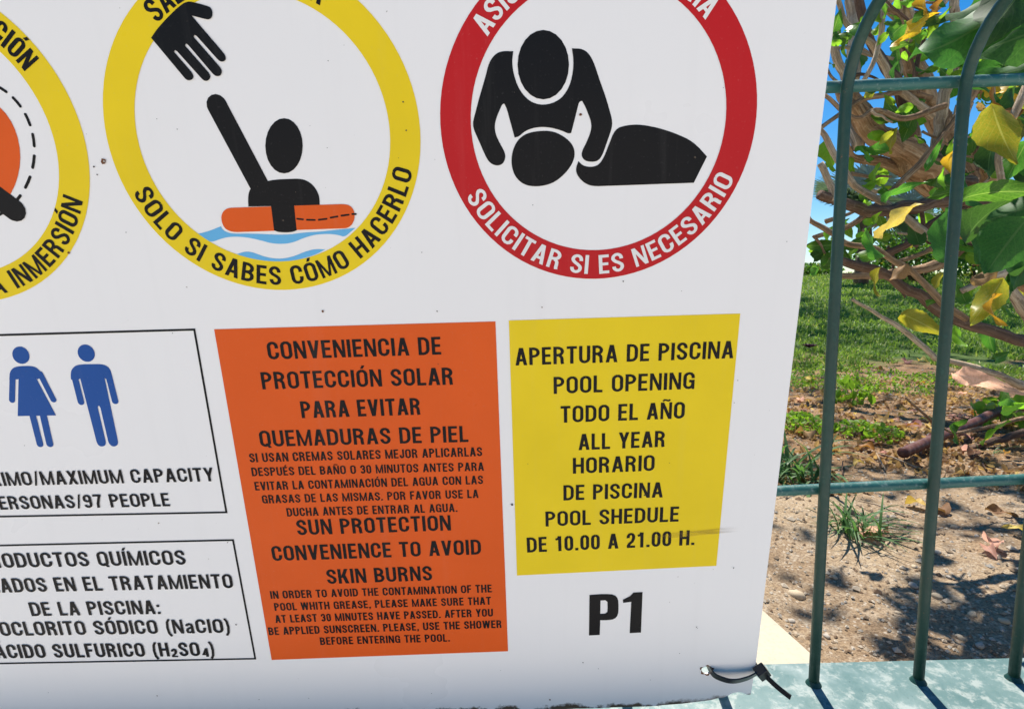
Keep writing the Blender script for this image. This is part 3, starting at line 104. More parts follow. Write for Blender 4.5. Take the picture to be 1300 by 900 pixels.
 'leaves':[((0.6781,1.0,0.4319),0.1,215,0.3,'yellow',None),((0.4922,0.64,0.2699),0.1691,215,0.42,'dark',20),((0.5606,0.68,0.2765),0.1457,200,0.4,'dark',25),((0.5219,0.62,0.2911),0.124,230,0.5,'dark',20),((0.6932,0.8,0.2946),0.1029,190,0.45,'dark',None),((0.696,1.0,0.4708),0.0457,250,0.6,'yellow',None),((0.7932,1.1,0.522),0.0409,60,0.4,'orange',None),((0.7239,1.0,0.4445),0.0543,58,0.22,'lime',None),((0.7274,1.1,0.45),0.0409,20,0.5,'green',None),((0.6555,1.0,0.3657),0.0343,258,0.35,'dark',None),((0.7394,1.2,0.5409),0.0514,240,0.6,'lime',None),((0.8515,1.2,0.5107),0.0446,200,0.6,'green',None),((0.6988,1.25,0.5319),0.0536,200,0.55,'green',None),((0.6902,1.25,0.5587),0.0464,80,0.55,'green',None),((0.7106,1.25,0.5082),0.0429,260,0.55,'green',None),((0.8186,1.25,0.3843),0.0536,130,0.55,'green',None),((0.8647,1.25,0.3843),0.0536,60,0.55,'green',None),((0.7999,1.25,0.3631),0.0464,160,0.55,'green',None),((0.803,1.25,0.3664),0.0429,200,0.55,'green',None),((0.8602,1.25,0.3385),0.0607,250,0.55,'green',None),((0.881,1.25,0.3925),0.0429,40,0.55,'green',None),((0.8515,1.25,0.3599),0.0464,290,0.55,'green',None),((0.7949,1.25,0.2972),0.0536,170,0.55,'green',None),((0.7749,1.25,0.289),0.0429,140,0.55,'green',None),((1.0483,1.25,0.4683),0.0536,10,0.55,'green',None),((1.07,1.25,0.4249),0.0607,170,0.55,'green',None),((1.0405,1.25,0.4152),0.0464,30,0.55,'green',None),((1.0888,1.25,0.4843),0.0536,80,0.55,'green',None),((1.0749,1.25,0.4571),0.0714,20,0.55,'green',None),((1.0235,1.25,0.4635),0.0429,200,0.55,'green',None),((0.9469,1.25,0.4683),0.0357,100,0.55,'green',None),((0.7374,1.0,0.2272),0.06,62,0.22,'green',None),((0.7278,0.95,0.2044),0.0461,262,0.5,'yellow',None),((0.7294,0.95,0.2284),0.0299,80,0.5,'lime',None),((0.6829,0.8,0.2093),0.0937,285,0.6,'yellowgreen',20),((0.7066,0.8,0.1743),0.0571,250,0.6,'green',None),((0.804,0.95,0.2884),0.0679,170,0.5,'orange',None),((0.7529,0.9,0.2638),0.0566,150,0.4,'brown',None),((0.6695,0.78,0.1302),0.1025,8,0.36,'green',40),((0.659,0.75,0.0524),0.0921,235,0.8,'dark',20),((0.7381,0.95,0.0847),0.095,100,0.85,'dark',25),((0.7874,0.95,0.1108),0.095,60,0.7,'dark',30),((0.6464,0.95,0.1598),0.0814,32,0.25,'green',None),((0.7578,1.0,0.1871),0.0457,120,0.5,'lime',None),((0.7574,1.0,0.1615),0.0486,190,0.5,'green',None),((0.6101,0.9,0.1049),0.0771,48,0.42,'pale',30),((0.6099,0.95,0.0716),0.057,120,0.75,'green',30),((0.5993,0.95,0.0532),0.0461,200,0.7,'green',None),((0.6247,0.9,0.0215),0.0386,230,0.65,'brown',None),((0.619,0.95,0.0081),0.0543,250,0.4,'yellowgreen',None),((0.695,1.1,0.1268),0.0283,180,0.6,'lime',None),((0.7099,1.1,0.1328),0.0283,60,0.6,'lime',None),((0.6892,1.1,0.1612),0.0314,200,0.5,'lime',None),((0.7556,1.2,0.2132),0.0446,30,0.5,'lime',None),((0.7829,1.2,0.2051),0.048,170,0.5,'green',None),((0.7025,0.82,-0.0243),0.0843,238,0.5,'yellowgreen',40),((0.6919,0.8,-0.0316),0.0549,242,0.4,'yellow',None),((0.6838,0.92,-0.06),0.0789,335,0.45,'yellowgreen',30),((0.7649,1.0,0.0085),0.04,240,0.5,'yellowgreen',None),((0.7569,1.0,-0.0282),0.0286,20,0.5,'green',None),((0.6577,1.2,0.0871),0.0583,180,0.6,'green',None),((0.677,1.2,0.0522),0.0583,250,0.5,'green',None),((0.6507,1.2,0.0655),0.048,200,0.6,'dark',None),((0.7683,1.3,0.08),0.0483,300,0.6,'green',None),((0.6747,1.1,-0.0123),0.022,100,0.5,'green',None),((0.7212,1.3,0.2832),0.0297,80,0.4,'green',None),((0.6437,0.75,-0.1271),0.075,345,0.36,'withered',15),((0.6865,0.75,-0.1503),0.0536,330,0.55,'green',None),((0.7014,0.75,-0.1669),0.0429,20,0.5,'lime',None),((0.8423,1.0,0.0127),0.0571,200,0.6,'brown',None),((0.9068,1.0,0.0057),0.0714,250,0.6,'dark',None),((0.9792,1.1,-0.0404),0.0566,280,0.5,'green',None),((0.8938,1.1,-0.017),0.0409,90,0.6,'green',None),((0.991,1.2,-0.0406),0.0377,20,0.3,'lime',None),((1.1536,1.3,-0.1691),0.0743,200,0.4,'green',None),((1.4019,1.7,-0.4571),0.0826,240,0.6,'green',None),((1.5236,1.7,-0.4545),0.1069,60,0.3,'lime',None),((1.4121,1.7,-0.4342),0.0583,60,0.6,'green',None),((1.3143,1.51,0.4839),0.1035,144,0.7,'yellowgreen',None),((1.406,1.74,0.3185),0.1044,152,0.59,'green',None),((1.1317,1.54,0.1838),0.077,154,0.45,'lime',None),((1.2311,1.4,0.0881),0.072,293,0.62,'green',None),((1.7169,1.98,0.22),0.1075,217,0.53,'green',None),((1.0718,1.16,0.3808),0.0713,232,0.52,'orange',None),((1.5525,1.86,0.8803),0.0611,47,0.73,'green',None),((0.7456,1.21,0.4003),0.038,211,0.63,'yellowgreen',None),((0.7922,1.37,0.1127),0.0509,224,0.54,'lime',None),((1.217,1.32,0.4402),0.049,146,0.67,'dark',None),((1.1557,1.42,0.665),0.0933,174,0.61,'dark',None),((0.9838,1.91,0.9539),0.1173,211,0.69,'green',None),((1.0021,1.14,0.2347),0.0375,272,0.72,'dark',None),((1.0526,1.3,0.3229),0.0891,98,0.53,'green',None),((1.3612,1.61,0.2947),0.0575,39,0.74,'dark',None),((0.9648,1.24,0.2386),0.0673,4,0.46,'dark',None),((0.9384,1.81,0.8499),0.0853,245,0.58,'green',None),((1.4841,1.7,0.505),0.0559,186,0.56,'lime',None),((1.8282,1.94,0.1032),0.0915,124,0.46,'dark',None),((1.3448,1.67,0.8753),0.062,290,0.74,'lime',None),((1.3523,1.71,0.1548),0.1148,49,0.68,'brown',None),((1.3965,1.51,0.3791),0.0798,283,0.75,'yellowgreen',None),((1.5261,1.92,0.8049),0.1042,334,0.68,'brown',None),((1.261,1.64,0.6938),0.0515,19,0.57,'green',None),((1.1203,1.23,0.1636),0.0439,218,0.73,'green',None),((1.1409,1.66,0.5169),0.083,174,0.7,'green',None),((1.535,1.67,0.181),0.0525,103,0.58,'lime',None),((1.2769,1.5,0.2907),0.09,67,0.72,'lime',None),((1.693,1.98,0.4918),0.0792,62,0.62,'brown',None),((1.2532,1.43,0.0741),0.1021,302,0.61,'yellow',None),((1.5615,1.99,-0.0702),0.1023,107,0.48,'green',None),((1.775,1.86,0.0886),0.0903,69,0.61,'green',None),((1.6649,1.96,0.974),0.1372,6,0.54,'yellow',None),((1.3788,1.45,0.059),0.0849,9,0.5,'green',None),((1.6049,1.92,0.6725),0.1152,309,0.68,'green',None),((1.301,1.57,-0.0087),0.0493,57,0.46,'lime',None),((0.9834,1.68,0.638),0.0912,247,0.74,'dark',None),((0.9843,1.22,0.0869),0.061,325,0.53,'green',None),((1.4726,1.73,0.178),0.1186,76,0.53,'green',None),((1.7132,1.93,0.2461),0.0744,251,0.56,'lime',None),((1.0672,1.2,0.5),0.06,248,0.54,'lime',None),((1.4155,1.69,0.6288),0.0628,234,0.64,'orange',None),((1.3821,1.59,0.5651),0.1045,43,0.51,'yellow',None),((1.7685,1.86,0.1222),0.0903,9,0.47,'green',None),((0.7812,1.48,0.6653),0.0951,282,0.61,'green',None),((1.5655,1.77,0.873),0.1011,273,0.53,'green',None),((1.7999,1.96,-0.0164),0.1232,307,0.59,'yellowgreen',None),((1.2589,1.44,0.3767),0.1008,251,0.5,'yellowgreen',None),((1.1813,1.48,0.253),0.0994,94,0.58,'green',None),((1.7739,1.96,0.957),0.07,292,0.48,'green',None),((1.0278,1.22,0.4147),0.0871,264,0.57,'yellow',None),((1.3908,1.59,0.6967),0.0795,169,0.45,'lime',None),((0.7225,1.11,0.2845),0.0349,223,0.45,'yellowgreen',None),((1.2378,1.56,0.1434),0.0624,331,0.56,'brown',None),((1.6109,1.76,0.1424),0.1182,344,0.45,'green',None),((1.3681,1.52,0.3088),0.0695,300,0.53,'green',None),((0.6815,1.17,0.5097),0.0552,222,0.71,'green',None),((1.1633,1.71,0.5636),0.1075,228,0.53,'brown',None),((1.3585,1.51,0.5113),0.0669,321,0.54,'green',None),((1.0014,1.14,0.5566),0.0521,232,0.69,'yellowgreen',None),((1.0507,1.35,0.3318),0.0868,65,0.58,'dark',None),((1.1848,1.42,0.3902),0.0791,226,0.69,'dark',None),((0.9496,1.11,0.3413),0.0492,268,0.65,'green',None),((1.4423,1.8,0.7135),0.0874,183,0.58,'green',None),((0.6906,1.24,0.28),0.0762,268,0.74,'lime',None),((0.9511,1.67,0.2764),0.0668,345,0.64,'dark',None),((1.5447,1.68,0.5384),0.0696,149,0.63,'green',None),((1.738,2.0,-0.1849),0.1029,285,0.6,'green',None),((1.1511,1.28,0.4976),0.0512,244,0.68,'yellowgreen',None),((1.5928,1.96,0.6637),0.1372,335,0.5,'brown',None),((1.1664,1.37,0.0843),0.0959,142,0.74,'brown',None),((1.1574,1.43,0.6212),0.1001,47,0.47,'dark',None),((1.6505,1.81,0.4639),0.0827,296,0.46,'lime',None),((1.5462,1.64,0.18),0.1031,271,0.67,'lime',None),((1.3055,1.54,0.4474),0.0704,160,0.74,'lime',None),((0.9103,1.14,0.5267),0.0717,266,0.55,'dark',None),((1.767,1.94,0.8745),0.1303,232,0.59,'lime',None),((1.3847,1.58,0.4796),0.0497,312,0.7,'dark',None),((1.3362,1.55,0.6694),0.0664,57,0.45,'dark',None),((1.142,1.32,0.628),0.0603,42,0.48,'green',None),((1.5786,1.72,0.5557),0.1155,300,0.64,'dark',None),((1.5326,1.9,0.8755),0.1113,184,0.6,'brown',None),((1.5283,1.66,0.3195),0.0759,72,0.49,'green',None),((1.3898,1.5,0.3726),0.0514,315,0.64,'green',None),((1.5093,1.99,0.6713),0.108,247,0.57,'green',None),((1.5292,1.74,0.8018),0.1218,297,0.56,'green',None),((0.8923,1.63,0.1003),0.0536,157,0.75,'lime',None),((1.2671,1.35,0.2289),0.0733,127,0.5,'green',None),((1.4343,1.57,0.3232),0.1009,55,0.56,'dark',None),((1.11,1.35,0.2253),0.0636,183,0.6,'lime',None),((1.4967,1.92,0.3126),0.0823,321,0.7,'green',None),((1.1479,1.29,0.2999),0.0553,27,0.46,'orange',None),((1.0646,1.31,0.4605),0.0561,3,0.63,'lime',None),((1.0372,1.44,0.7156),0.0905,313,0.75,'green',None),((1.3462,1.55,0.6537),0.0531,3,0.63,'dark',None),((1.3523,1.58,0.1343),0.079,276,0.55,'green',None),((1.2206,1.39,0.1564),0.0755,309,0.48,'yellow',None),((1.2935,1.58,0.6283),0.0542,338,0.59,'orange',None),((1.2992,1.54,0.1669),0.0836,348,0.71,'brown',None),((0.842,1.29,0.5555),0.0792,219,0.59,'green',None),((0.9488,1.14,0.1407),0.0375,9,0.62,'green',None),((1.2818,1.57,0.8345),0.083,286,0.53,'green',None),((1.5974,1.93,0.2461),0.0662,103,0.69,'green',None),((1.1266,1.33,0.4452),0.0855,332,0.64,'yellow',None),((1.5575,1.76,0.4209),0.0779,250,0.61,'orange',None),((1.1247,1.42,0.6525),0.0507,220,0.46,'lime',None),((1.3672,1.63,0.81),0.0559,198,0.64,'green',None),((1.5872,1.83,0.5698),0.1176,343,0.47,'lime',None),((1.2746,1.53,0.0729),0.0568,196,0.6,'brown',None),((1.2893,1.63,0.1453),0.0745,207,0.54,'brown',None),((0.968,1.25,0.0717),0.0554,16,0.49,'lime',None),((1.389,1.75,0.7536),0.0725,38,0.45,'yellow',None),((1.5976,1.78,0.922),0.0661,29,0.68,'yellow',None),((1.5492,1.64,0.1935),0.1007,103,0.66,'brown',None),((1.3219,1.59,0.4411),0.1045,18,0.62,'green',None),((1.7069,1.87,0.7911),0.0775,96,0.61,'yellow',None),((1.1448,1.42,0.0893),0.0974,159,0.47,'green',None),((1.0505,1.18,0.123),0.0573,177,0.6,'dark',None),((1.0934,1.3,0.0674),0.065,341,0.55,'lime',None),((1.2466,1.52,0.3655),0.0999,268,0.59,'green',None),((0.6989,1.18,0.6098),0.0607,117,0.68,'green',None),((1.5068,1.84,0.4643),0.1262,10,0.67,'dark',None),((0.8807,1.33,0.3374),0.0703,67,0.72,'yellowgreen',None),((1.8505,2.0,0.401),0.1429,211,0.49,'lime',None),((1.165,1.51,0.391),0.0992,226,0.52,'green',None),((1.278,1.93,0.7379),0.1241,87,0.66,'green',None),((1.1071,1.39,0.006),0.0755,328,0.47,'green',None),((1.0242,1.45,0.364),0.0621,165,0.53,'dark',None),((1.2407,1.37,0.0748),0.0744,221,0.48,'dark',None),((1.0358,1.48,0.3421),0.0486,47,0.67,'green',None),((1.441,1.74,0.3068),0.0646,251,0.74,'lime',None),((1.3857,1.56,0.5161),0.0891,357,0.48,'yellow',None),((1.4215,1.69,0.6999),0.1207,207,0.67,'yellowgreen',None),((1.6016,1.81,0.8454),0.1241,314,0.67,'green',None),((0.6828,1.13,0.3899),0.0678,170,0.51,'green',None),((1.0187,1.2,0.0371),0.0583,356,0.56,'green',None),((1.229,1.34,0.169),0.0613,64,0.6,'yellowgreen',None),((0.9988,1.14,0.4315),0.0749,79,0.52,'green',None),((1.5549,1.86,0.4349),0.0611,301,0.66,'green',None),((0.8252,1.15,0.1089),0.0591,90,0.62,'dark',None),((1.5503,1.91,-0.1766),0.0873,268,0.6,'lime',None),((1.6084,1.8,0.2025),0.1286,287,0.7,'green',None),((1.0946,1.26,0.634),0.0684,142,0.47,'green',None),((0.9317,1.16,0.498),0.0779,185,0.63,'lime',None),((1.4208,1.77,0.1481),0.0936,113,0.64,'orange',None),((1.3287,1.42,0.2752),0.0467,125,0.69,'green',None),((1.214,1.4,0.4378),0.05,165,0.49,'green',None),((1.0307,1.17,0.5318),0.0552,93,0.48,'orange',None),((1.1128,1.79,0.2793),0.0588,267,0.48,'green',None),((0.9906,1.15,0.5985),0.0542,43,0.73,'dark',None),((0.7689,1.0,0.4633),0.1714,190,0.45,'dark',None),((0.8224,1.0,0.336),0.1143,170,0.5,'dark',None),((0.8554,1.0,0.4065),0.1571,220,0.5,'dark',None),((0.7994,1.0,0.3618),0.0857,200,0.5,'dark',None),((0.8736,1.0,0.3036),0.1,260,0.5,'dark',None),((0.8349,1.0,0.2179),0.0857,250,0.5,'dark',None),((0.886,1.0,0.1302),0.1143,200,0.6,'dark',None),((0.8429,1.0,0.0754),0.0857,240,0.7,'dark',None),((0.9116,1.0,0.0267),0.1,230,0.6,'dark',None),((0.8051,1.0,0.1709),0.0714,120,0.6,'dark',None),((1.0695,1.29,0.4684),0.0258,16,0.55,'lime',None),((0.9249,1.28,0.4763),0.0421,213,0.48,'lime',None),((1.1446,1.32,0.4776),0.0358,195,0.64,'green',None),((1.1465,1.37,0.4675),0.0294,126,0.45,'lime',None),((0.7883,1.16,0.3552),0.0431,202,0.43,'lime',None),((0.7922,1.24,0.0986),0.0301,24,0.59,'green',None),((0.7597,1.37,0.5917),0.0352,283,0.55,'lime',None),((0.8375,1.41,0.2959),0.0423,287,0.55,'lime',None),((0.7942,1.26,0.2357),0.036,207,0.41,'green',None),((0.7913,1.21,0.1427),0.0346,111,0.58,'lime',None),((0.7948,1.18,0.4617),0.0253,327,0.46,'lime',None),((1.0411,1.26,0.4591),0.0342,252,0.6,'green',None),((0.8425,1.35,0.6541),0.0328,302,0.49,'lime',None),((1.0712,1.22,0.0598),0.0488,30,0.46,'lime',None),((0.9244,1.36,0.1734),0.0447,64,0.44,'green',None),((1.1257,1.36,0.4763),0.035,310,0.42,'lime',None),((0.7525,1.18,0.235),0.0388,76,0.52,'lime',None),((1.2606,1.48,0.3185),0.0571,123,0.44,'green',None),((0.9406,1.49,0.3385),0.049,204,0.63,'lime',None),((0.7819,1.43,0.1018),0.0511,197,0.54,'lime',None),((1.0148,1.46,0.5283),0.0396,349,0.51,'green',None),((1.0536,1.29,0.4701),0.0516,148,0.54,'lime',None),((0.9709,1.3,0.2029),0.0409,19,0.64,'lime',None),((0.878,1.25,0.3876),0.0339,95,0.56,'green',None),((0.9588,1.21,0.4564),0.0363,35,0.53,'lime',None),((0.8533,1.43,0.1413),0.0531,295,0.53,'lime',None),((1.2772,1.43,0.4805),0.0347,216,0.51,'green',None),((1.2858,1.45,0.0489),0.0435,305,0.52,'lime',None),((0.7444,1.17,0.5464),0.0468,55,0.54,'lime',None),((0.7888,1.4,0.5887),0.04,145,0.52,'green',None),((0.9171,1.47,0.1351),0.0357,36,0.6,'lime',None),((1.0893,1.38,0.4887),0.0532,287,0.62,'lime',None),((0.8864,1.48,0.6634),0.0296,250,0.62,'green',None),((0.9816,1.44,0.6941),0.0576,68,0.53,'lime',None),((1.2857,1.49,0.3007),0.0319,250,0.59,'lime',None),((0.9166,1.39,0.5757),0.0536,313,0.61,'green',None),((0.755,1.21,0.5287),0.0311,50,0.63,'lime',None),((0.8625,1.16,0.1873),0.0365,236,0.48,'lime',None),((0.6928,1.28,0.0342),0.0347,207,0.55,'green',None),((1.2849,1.41,0.0416),0.0302,296,0.59,'lime',None),((1.3183,1.44,0.0425),0.0411,59,0.54,'lime',None),((1.0894,1.37,0.4975),0.0548,246,0.6,'green',None),((0.8035,1.28,0.1457),0.0311,293,0.42,'lime',None),((0.811,1.41,0.6),0.0483,250,0.53,'lime',None),((1.0355,1.33,0.2112),0.0475,153,0.41,'green',None),((1.238,1.45,0.5041),0.0476,210,0.59,'lime',None),((0.8737,1.41,0.3316),0.0463,277,0.5,'lime',None),((0.6835,1.24,0.523),0.0337,74,0.65,'green',None),((0.8217,1.29,0.1327),0.0369,80,0.44,'lime',None),((1.2778,1.41,0.016),0.0322,16,0.55,'lime',None),((0.7726,1.27,0.3037),0.0272,25,0.56,'green',None),((0.906,1.3,0.364),0.052,186,0.56,'lime',None),((0.791,1.44,0.5927),0.0432,293,0.42,'lime',None),((0.7705,1.19,0.5289),0.0391,184,0.45,'green',None),((0.8979,1.28,0.5447),0.0293,241,0.57,'lime',None),((0.9493,1.45,0.6591),0.0394,356,0.6,'lime',None),((0.9381,1.27,0.2342),0.0345,24,0.63,'green',None),((1.076,1.26,0.0635),0.045,49,0.46,'lime',None),((1.119,1.24,0.0245),0.0354,109,0.58,'lime',None),((0.8841,1.17,0.211),0.0435,342,0.61,'green',None),((0.9525,1.42,0.49),0.0385,81,0.48,'lime',None),((0.7262,1.33,0.5068),0.0342,173,0.55,'lime',None),((1.1816,1.44,0.454),0.037,183,0.42,'green',None),((0.7665,1.16,0.1002),0.0365,199,0.48,'lime',None),((1.0179,1.2,0.2358),0.0394,166,0.43,'lime',None),((1.2136,1.33,0.0745),0.0456,351,0.59,'green',None),((0.8458,1.27,0.6074),0.0454,187,0.47,'lime',None),((1.1868,1.33,0.0966),0.0323,328,0.46,'lime',None),((1.0087,1.49,0.6397),0.0575,333,0.58,'green',None),((0.8663,1.22,0.3111),0.0261,131,0.53,'lime',None),((0.7333,1.16,0.4863),0.0331,229,0.44,'lime',None),((0.9794,1.31,0.4958),0.0318,250,0.51,'green',None),((1.0342,1.2,0.4032),0.0274,259,0.44,'lime',None),((1.1043,1.36,0.4341),0.0447,156,0.42,'lime',None),((1.1557,1.29,0.0363),0.0369,38,0.41,'green',None),((0.9248,1.4,0.2431),0.04,195,0.54,'lime',None),((1.0579,1.31,0.5076),0.0393,200,0.42,'lime',None),((1.0707,1.39,0.5314),0.0357,40,0.64,'green',None),((1.1818,1.31,0.0624),0.0393,174,0.5,'lime',None),((0.9119,1.16,0.2263),0.0249,10,0.55,'lime',None),((0.9227,1.33,0.5407),0.0342,138,0.61,'green',None),((0.9331,1.44,0.2752),0.0514,36,0.58,'lime',None),((1.1522,1.23,0.0654),0.0404,201,0.42,'lime',None),((0.8082,1.18,0.3443),0.0253,37,0.48,'green',None),((1.1199,1.22,0.0852),0.0279,192,0.62,'lime',None),((1.2356,1.47,0.4883),0.0462,19,0.64,'lime',None),((0.7732,1.26,0.0984),0.0504,37,0.48,'green',None),((0.943,1.44,0.3482),0.0432,192,0.51,'lime',None),((1.2197,1.4,0.4723),0.03,343,0.54,'lime',None),((0.7734,1.24,0.2052),0.039,305,0.6,'green',None),((0.7301,1.45,0.0952),0.0373,145,0.6,'lime',None),((0.8399,1.34,0.1928),0.0287,264,0.46,'lime',None),((0.9465,1.28,0.2823),0.0439,317,0.49,'green',None),((0.8414,1.33,0.3479),0.0494,187,0.57,'lime',None),((0.9964,1.43,0.5977),0.0552,77,0.54,'lime',None),((0.7442,1.27,0.1411),0.0327,37,0.45,'green',None),((0.8125,1.2,0.4955),0.0274,94,0.41,'lime',None),((0.7229,1.2,0.5454),0.0257,35,0.61,'lime',None),((1.1071,1.3,0.2815),0.0501,313,0.44,'green',None),((1.0156,1.44,0.4446),0.0432,300,0.59,'lime',None),((0.8325,1.23,0.5482),0.0369,156,0.4,'lime',None),((0.8025,1.3,0.1356),0.0316,253,0.57,'green',None),((1.0802,1.38,0.5417),0.0532,241,0.62,'lime',None),((1.1931,1.42,0.349),0.0385,326,0.56,'lime',None),((0.8973,1.28,0.4746),0.0421,318,0.51,'green',None),((0.8879,1.32,0.4265),0.0471,297,0.58,'lime',None),((0.9507,1.38,0.5942),0.0473,107,0.62,'lime',None),((0.8308,1.25,0.1132),0.0375,117,0.63,'green',None),((0.9342,1.47,0.4826),0.0336,186,0.61,'lime',None),((0.7007,1.27,0.0764),0.0345,237,0.58,'lime',None),((1.0962,1.48,0.5431),0.0486,147,0.43,'green',None),((0.8441,1.23,0.6219),0.0474,292,0.46,'lime',None),((1.1167,1.32,0.4384),0.0321,228,0.46,'lime',None),((1.2288,1.43,0.4787),0.0327,338,0.51,'green',None),((1.1154,1.45,0.5302),0.0435,249,0.44,'lime',None),((0.8507,1.4,0.5922),0.03,280,0.65,'lime',None),((0.7843,1.4,0.5993),0.052,264,0.43,'green',None),((0.8885,1.36,0.125),0.0291,321,0.42,'lime',None),((1.2518,1.49,0.3087),0.049,196,0.42,'lime',None),((0.772,1.42,0.0479),0.0304,343,0.62,'green',None),((0.6493,1.15,0.112),0.0361,88,0.55,'lime',None),((0.9421,1.22,0.443),0.0401,22,0.63,'lime',None),((0.872,1.45,0.0792),0.029,39,0.6,'green',None),((0.7936,1.21,0.5893),0.0467,104,0.57,'lime',None),((0.9401,1.34,0.3875),0.0306,295,0.5,'lime',None),((0.9294,1.35,0.3816),0.0463,1,0.43,'green',None),((1.0515,1.3,0.4031),0.0371,176,0.54,'lime',None),((0.7699,1.18,0.3782),0.0303,127,0.5,'lime',None),((1.219,1.44,0.2868),0.0535,212,0.42,'green',None),((0.979,1.26,0.4136),0.0288,229,0.44,'lime',None),((1.0455,1.45,0.2829),0.0518,26,0.52,'lime',None),((0.8385,1.27,0.3723),0.0363,130,0.64,'green',None),((0.9389,1.34,0.5226),0.0421,200,0.41,'lime',None),((0.9627,1.48,0.2888),0.0592,81,0.6,'lime',None),((1.1041,1.32,0.2858),0.0509,251,0.62,'green',None),((0.9919,1.28,0.4992),0.0439,344,0.64,'lime',None),((0.9385,1.4,0.5781),0.042,168,0.62,'lime',None),((1.0243,1.19,0.4413),0.0323,173,0.61,'green',None),((1.1468,1.37,0.4816),0.0431,111,0.63,'lime',None),((1.075,1.2,0.0337),0.0377,332,0.52,'lime',None),((0.7057,1.22,0.0734),0.0453,284,0.51,'green',None),((1.0042,1.44,0.5708),0.0555,155,0.47,'lime',None),((0.6716,1.22,0.5037),0.0296,175,0.43,'lime',None),((0.8371,1.38,0.083),0.0414,237,0.49,'green',None),((0.7494,1.2,0.2083),0.0291,26,0.51,'lime',None),((0.9188,1.17,0.4608),0.0334,155,0.5,'lime',None),((0.6638,1.17,0.0443),0.0451,180,0.64,'green',None),((1.2174,1.33,0.0578),0.0342,302,0.47,'lime',None),((0.8898,1.21,0.4595),0.0398,251,0.44,'lime',None),((0.7859,1.27,0.2902),0.0381,264,0.45,'green',None)],
 'palm':(8.7781,14.0,1.9759),
 'palm2':(11.9823,17.0,2.1678),
 'bush':[(14.3412,19.0,0.7729),(11.5647,21.0,0.7079),(15.3499,17.0,0.6916),(14.9703,18.0,0.8575)]}

def up(p, dz=0): return Vector((p[0], p[1], p[2] + H + dz))

# ---------------------------------------------------------------- helpers
def mat(name, col, rough=.6, spec=.5, metal=0, **k):
    m = bpy.data.materials.new(name); m.use_nodes = True
    b = m.node_tree.nodes['Principled BSDF']
    b.inputs['Base Color'].default_value = (*col, 1); b.inputs['Roughness'].default_value = rough
    b.inputs['Specular IOR Level'].default_value = spec; b.inputs['Metallic'].default_value = metal
    return m
class N:
    def __init__(s, m): s.m = m; s.t = m.node_tree; s.b = s.t.nodes.get('Principled BSDF')
    def new(s, typ, **k):
        n = s.t.nodes.new(typ)
        for a, v in k.items():
            if a.startswith('_'): n.inputs[a[1:].replace('_', ' ')].default_value = v
            else: setattr(n, a, v)
        return n
    def link(s, a, b): s.t.links.new(a, b)
    def co(s, kind='Object'): return s.new('ShaderNodeTexCoord').outputs[kind]
    def noise(s, scale, detail=4, rough=.55, vec=None, dist=0):
        n = s.new('ShaderNodeTexNoise'); n.inputs['Scale'].default_value = scale
        n.inputs['Detail'].default_value = detail; n.inputs['Roughness'].default_value = rough
        n.inputs['Distortion'].default_value = dist
        if vec is not None: s.link(vec, n.inputs['Vector'])
        return n.outputs[0]
    def ramp(s, fac, stops):
        r = s.new('ShaderNodeValToRGB'); e = r.color_ramp.elements
        while len(e) < len(stops): e.new(.5)
        for i, (p, c) in enumerate(stops):
            e[i].position = p; e[i].color = (*c, 1) if len(c) == 3 else c
        s.link(fac, r.inputs[0]); return r.outputs[0]
    def mix(s, fac, a, b, mode='MIX'):
        n = s.new('ShaderNodeMix', data_type='RGBA', blend_type=mode)
        for sock, v in ((n.inputs[0], fac), (n.inputs[6], a), (n.inputs[7], b)):
            if isinstance(v, (int, float)): sock.default_value = v
            elif isinstance(v, tuple): sock.default_value = (*v, 1)
            else: s.link(v, sock)
        return n.outputs[2]
    def math(s, op, a, b=0):
        n = s.new('ShaderNodeMath', operation=op)
        for sock, v in ((n.inputs[0], a), (n.inputs[1], b)):
            if isinstance(v, (int, float)): sock.default_value = v
            else: s.link(v, sock)
        return n.outputs[0]
    def bump(s, h, strength=.3, dist=.01):
        b = s.new('ShaderNodeBump'); b.inputs['Strength'].default_value = strength; b.inputs['Distance'].default_value = dist
        s.link(h, b.inputs['Height']); s.link(b.outputs[0], s.b.inputs['Normal'])
    def color(s, c): s.link(c, s.b.inputs['Base Color'])
    def rough(s, c): s.link(c, s.b.inputs['Roughness'])

def obj(name, me, m=None, parent=None, **props):
    if isinstance(me, bmesh.types.BMesh):
        d = bpy.data.meshes.new(name); me.to_mesh(d); me.free(); me = d
    o = bpy.data.objects.new(name, me); COL.objects.link(o)
    if m is not None and not me.materials:
        me.materials.append(m)
    if parent is not None: o.parent = parent
    for k, v in props.items(): o[k] = v
    return o
def tag(o, label, cat, group=None):
    o['label'] = label; o['category'] = cat
    if group: o['group'] = group
    return o
def empty(name, loc=(0, 0, 0)):
    o = bpy.data.objects.new(name, None); COL.objects.link(o); o.location = loc; o.empty_display_size = .05
    return o
def pymesh(name, v, f, smooth=False, uv=None):
    me = bpy.data.meshes.new(name); me.from_pydata([tuple(p) for p in v], [], f)
    if smooth: me.polygons.foreach_set('use_smooth', [True] * len(me.polygons))
    if uv is not None:
        l = me.uv_layers.new(name='UVMap')
        idx = np.zeros(len(me.loops), dtype=np.int32); me.loops.foreach_get('vertex_index', idx)
        l.data.foreach_set('uv', np.array(uv, dtype=np.float32)[idx].ravel())
    me.update(); return me
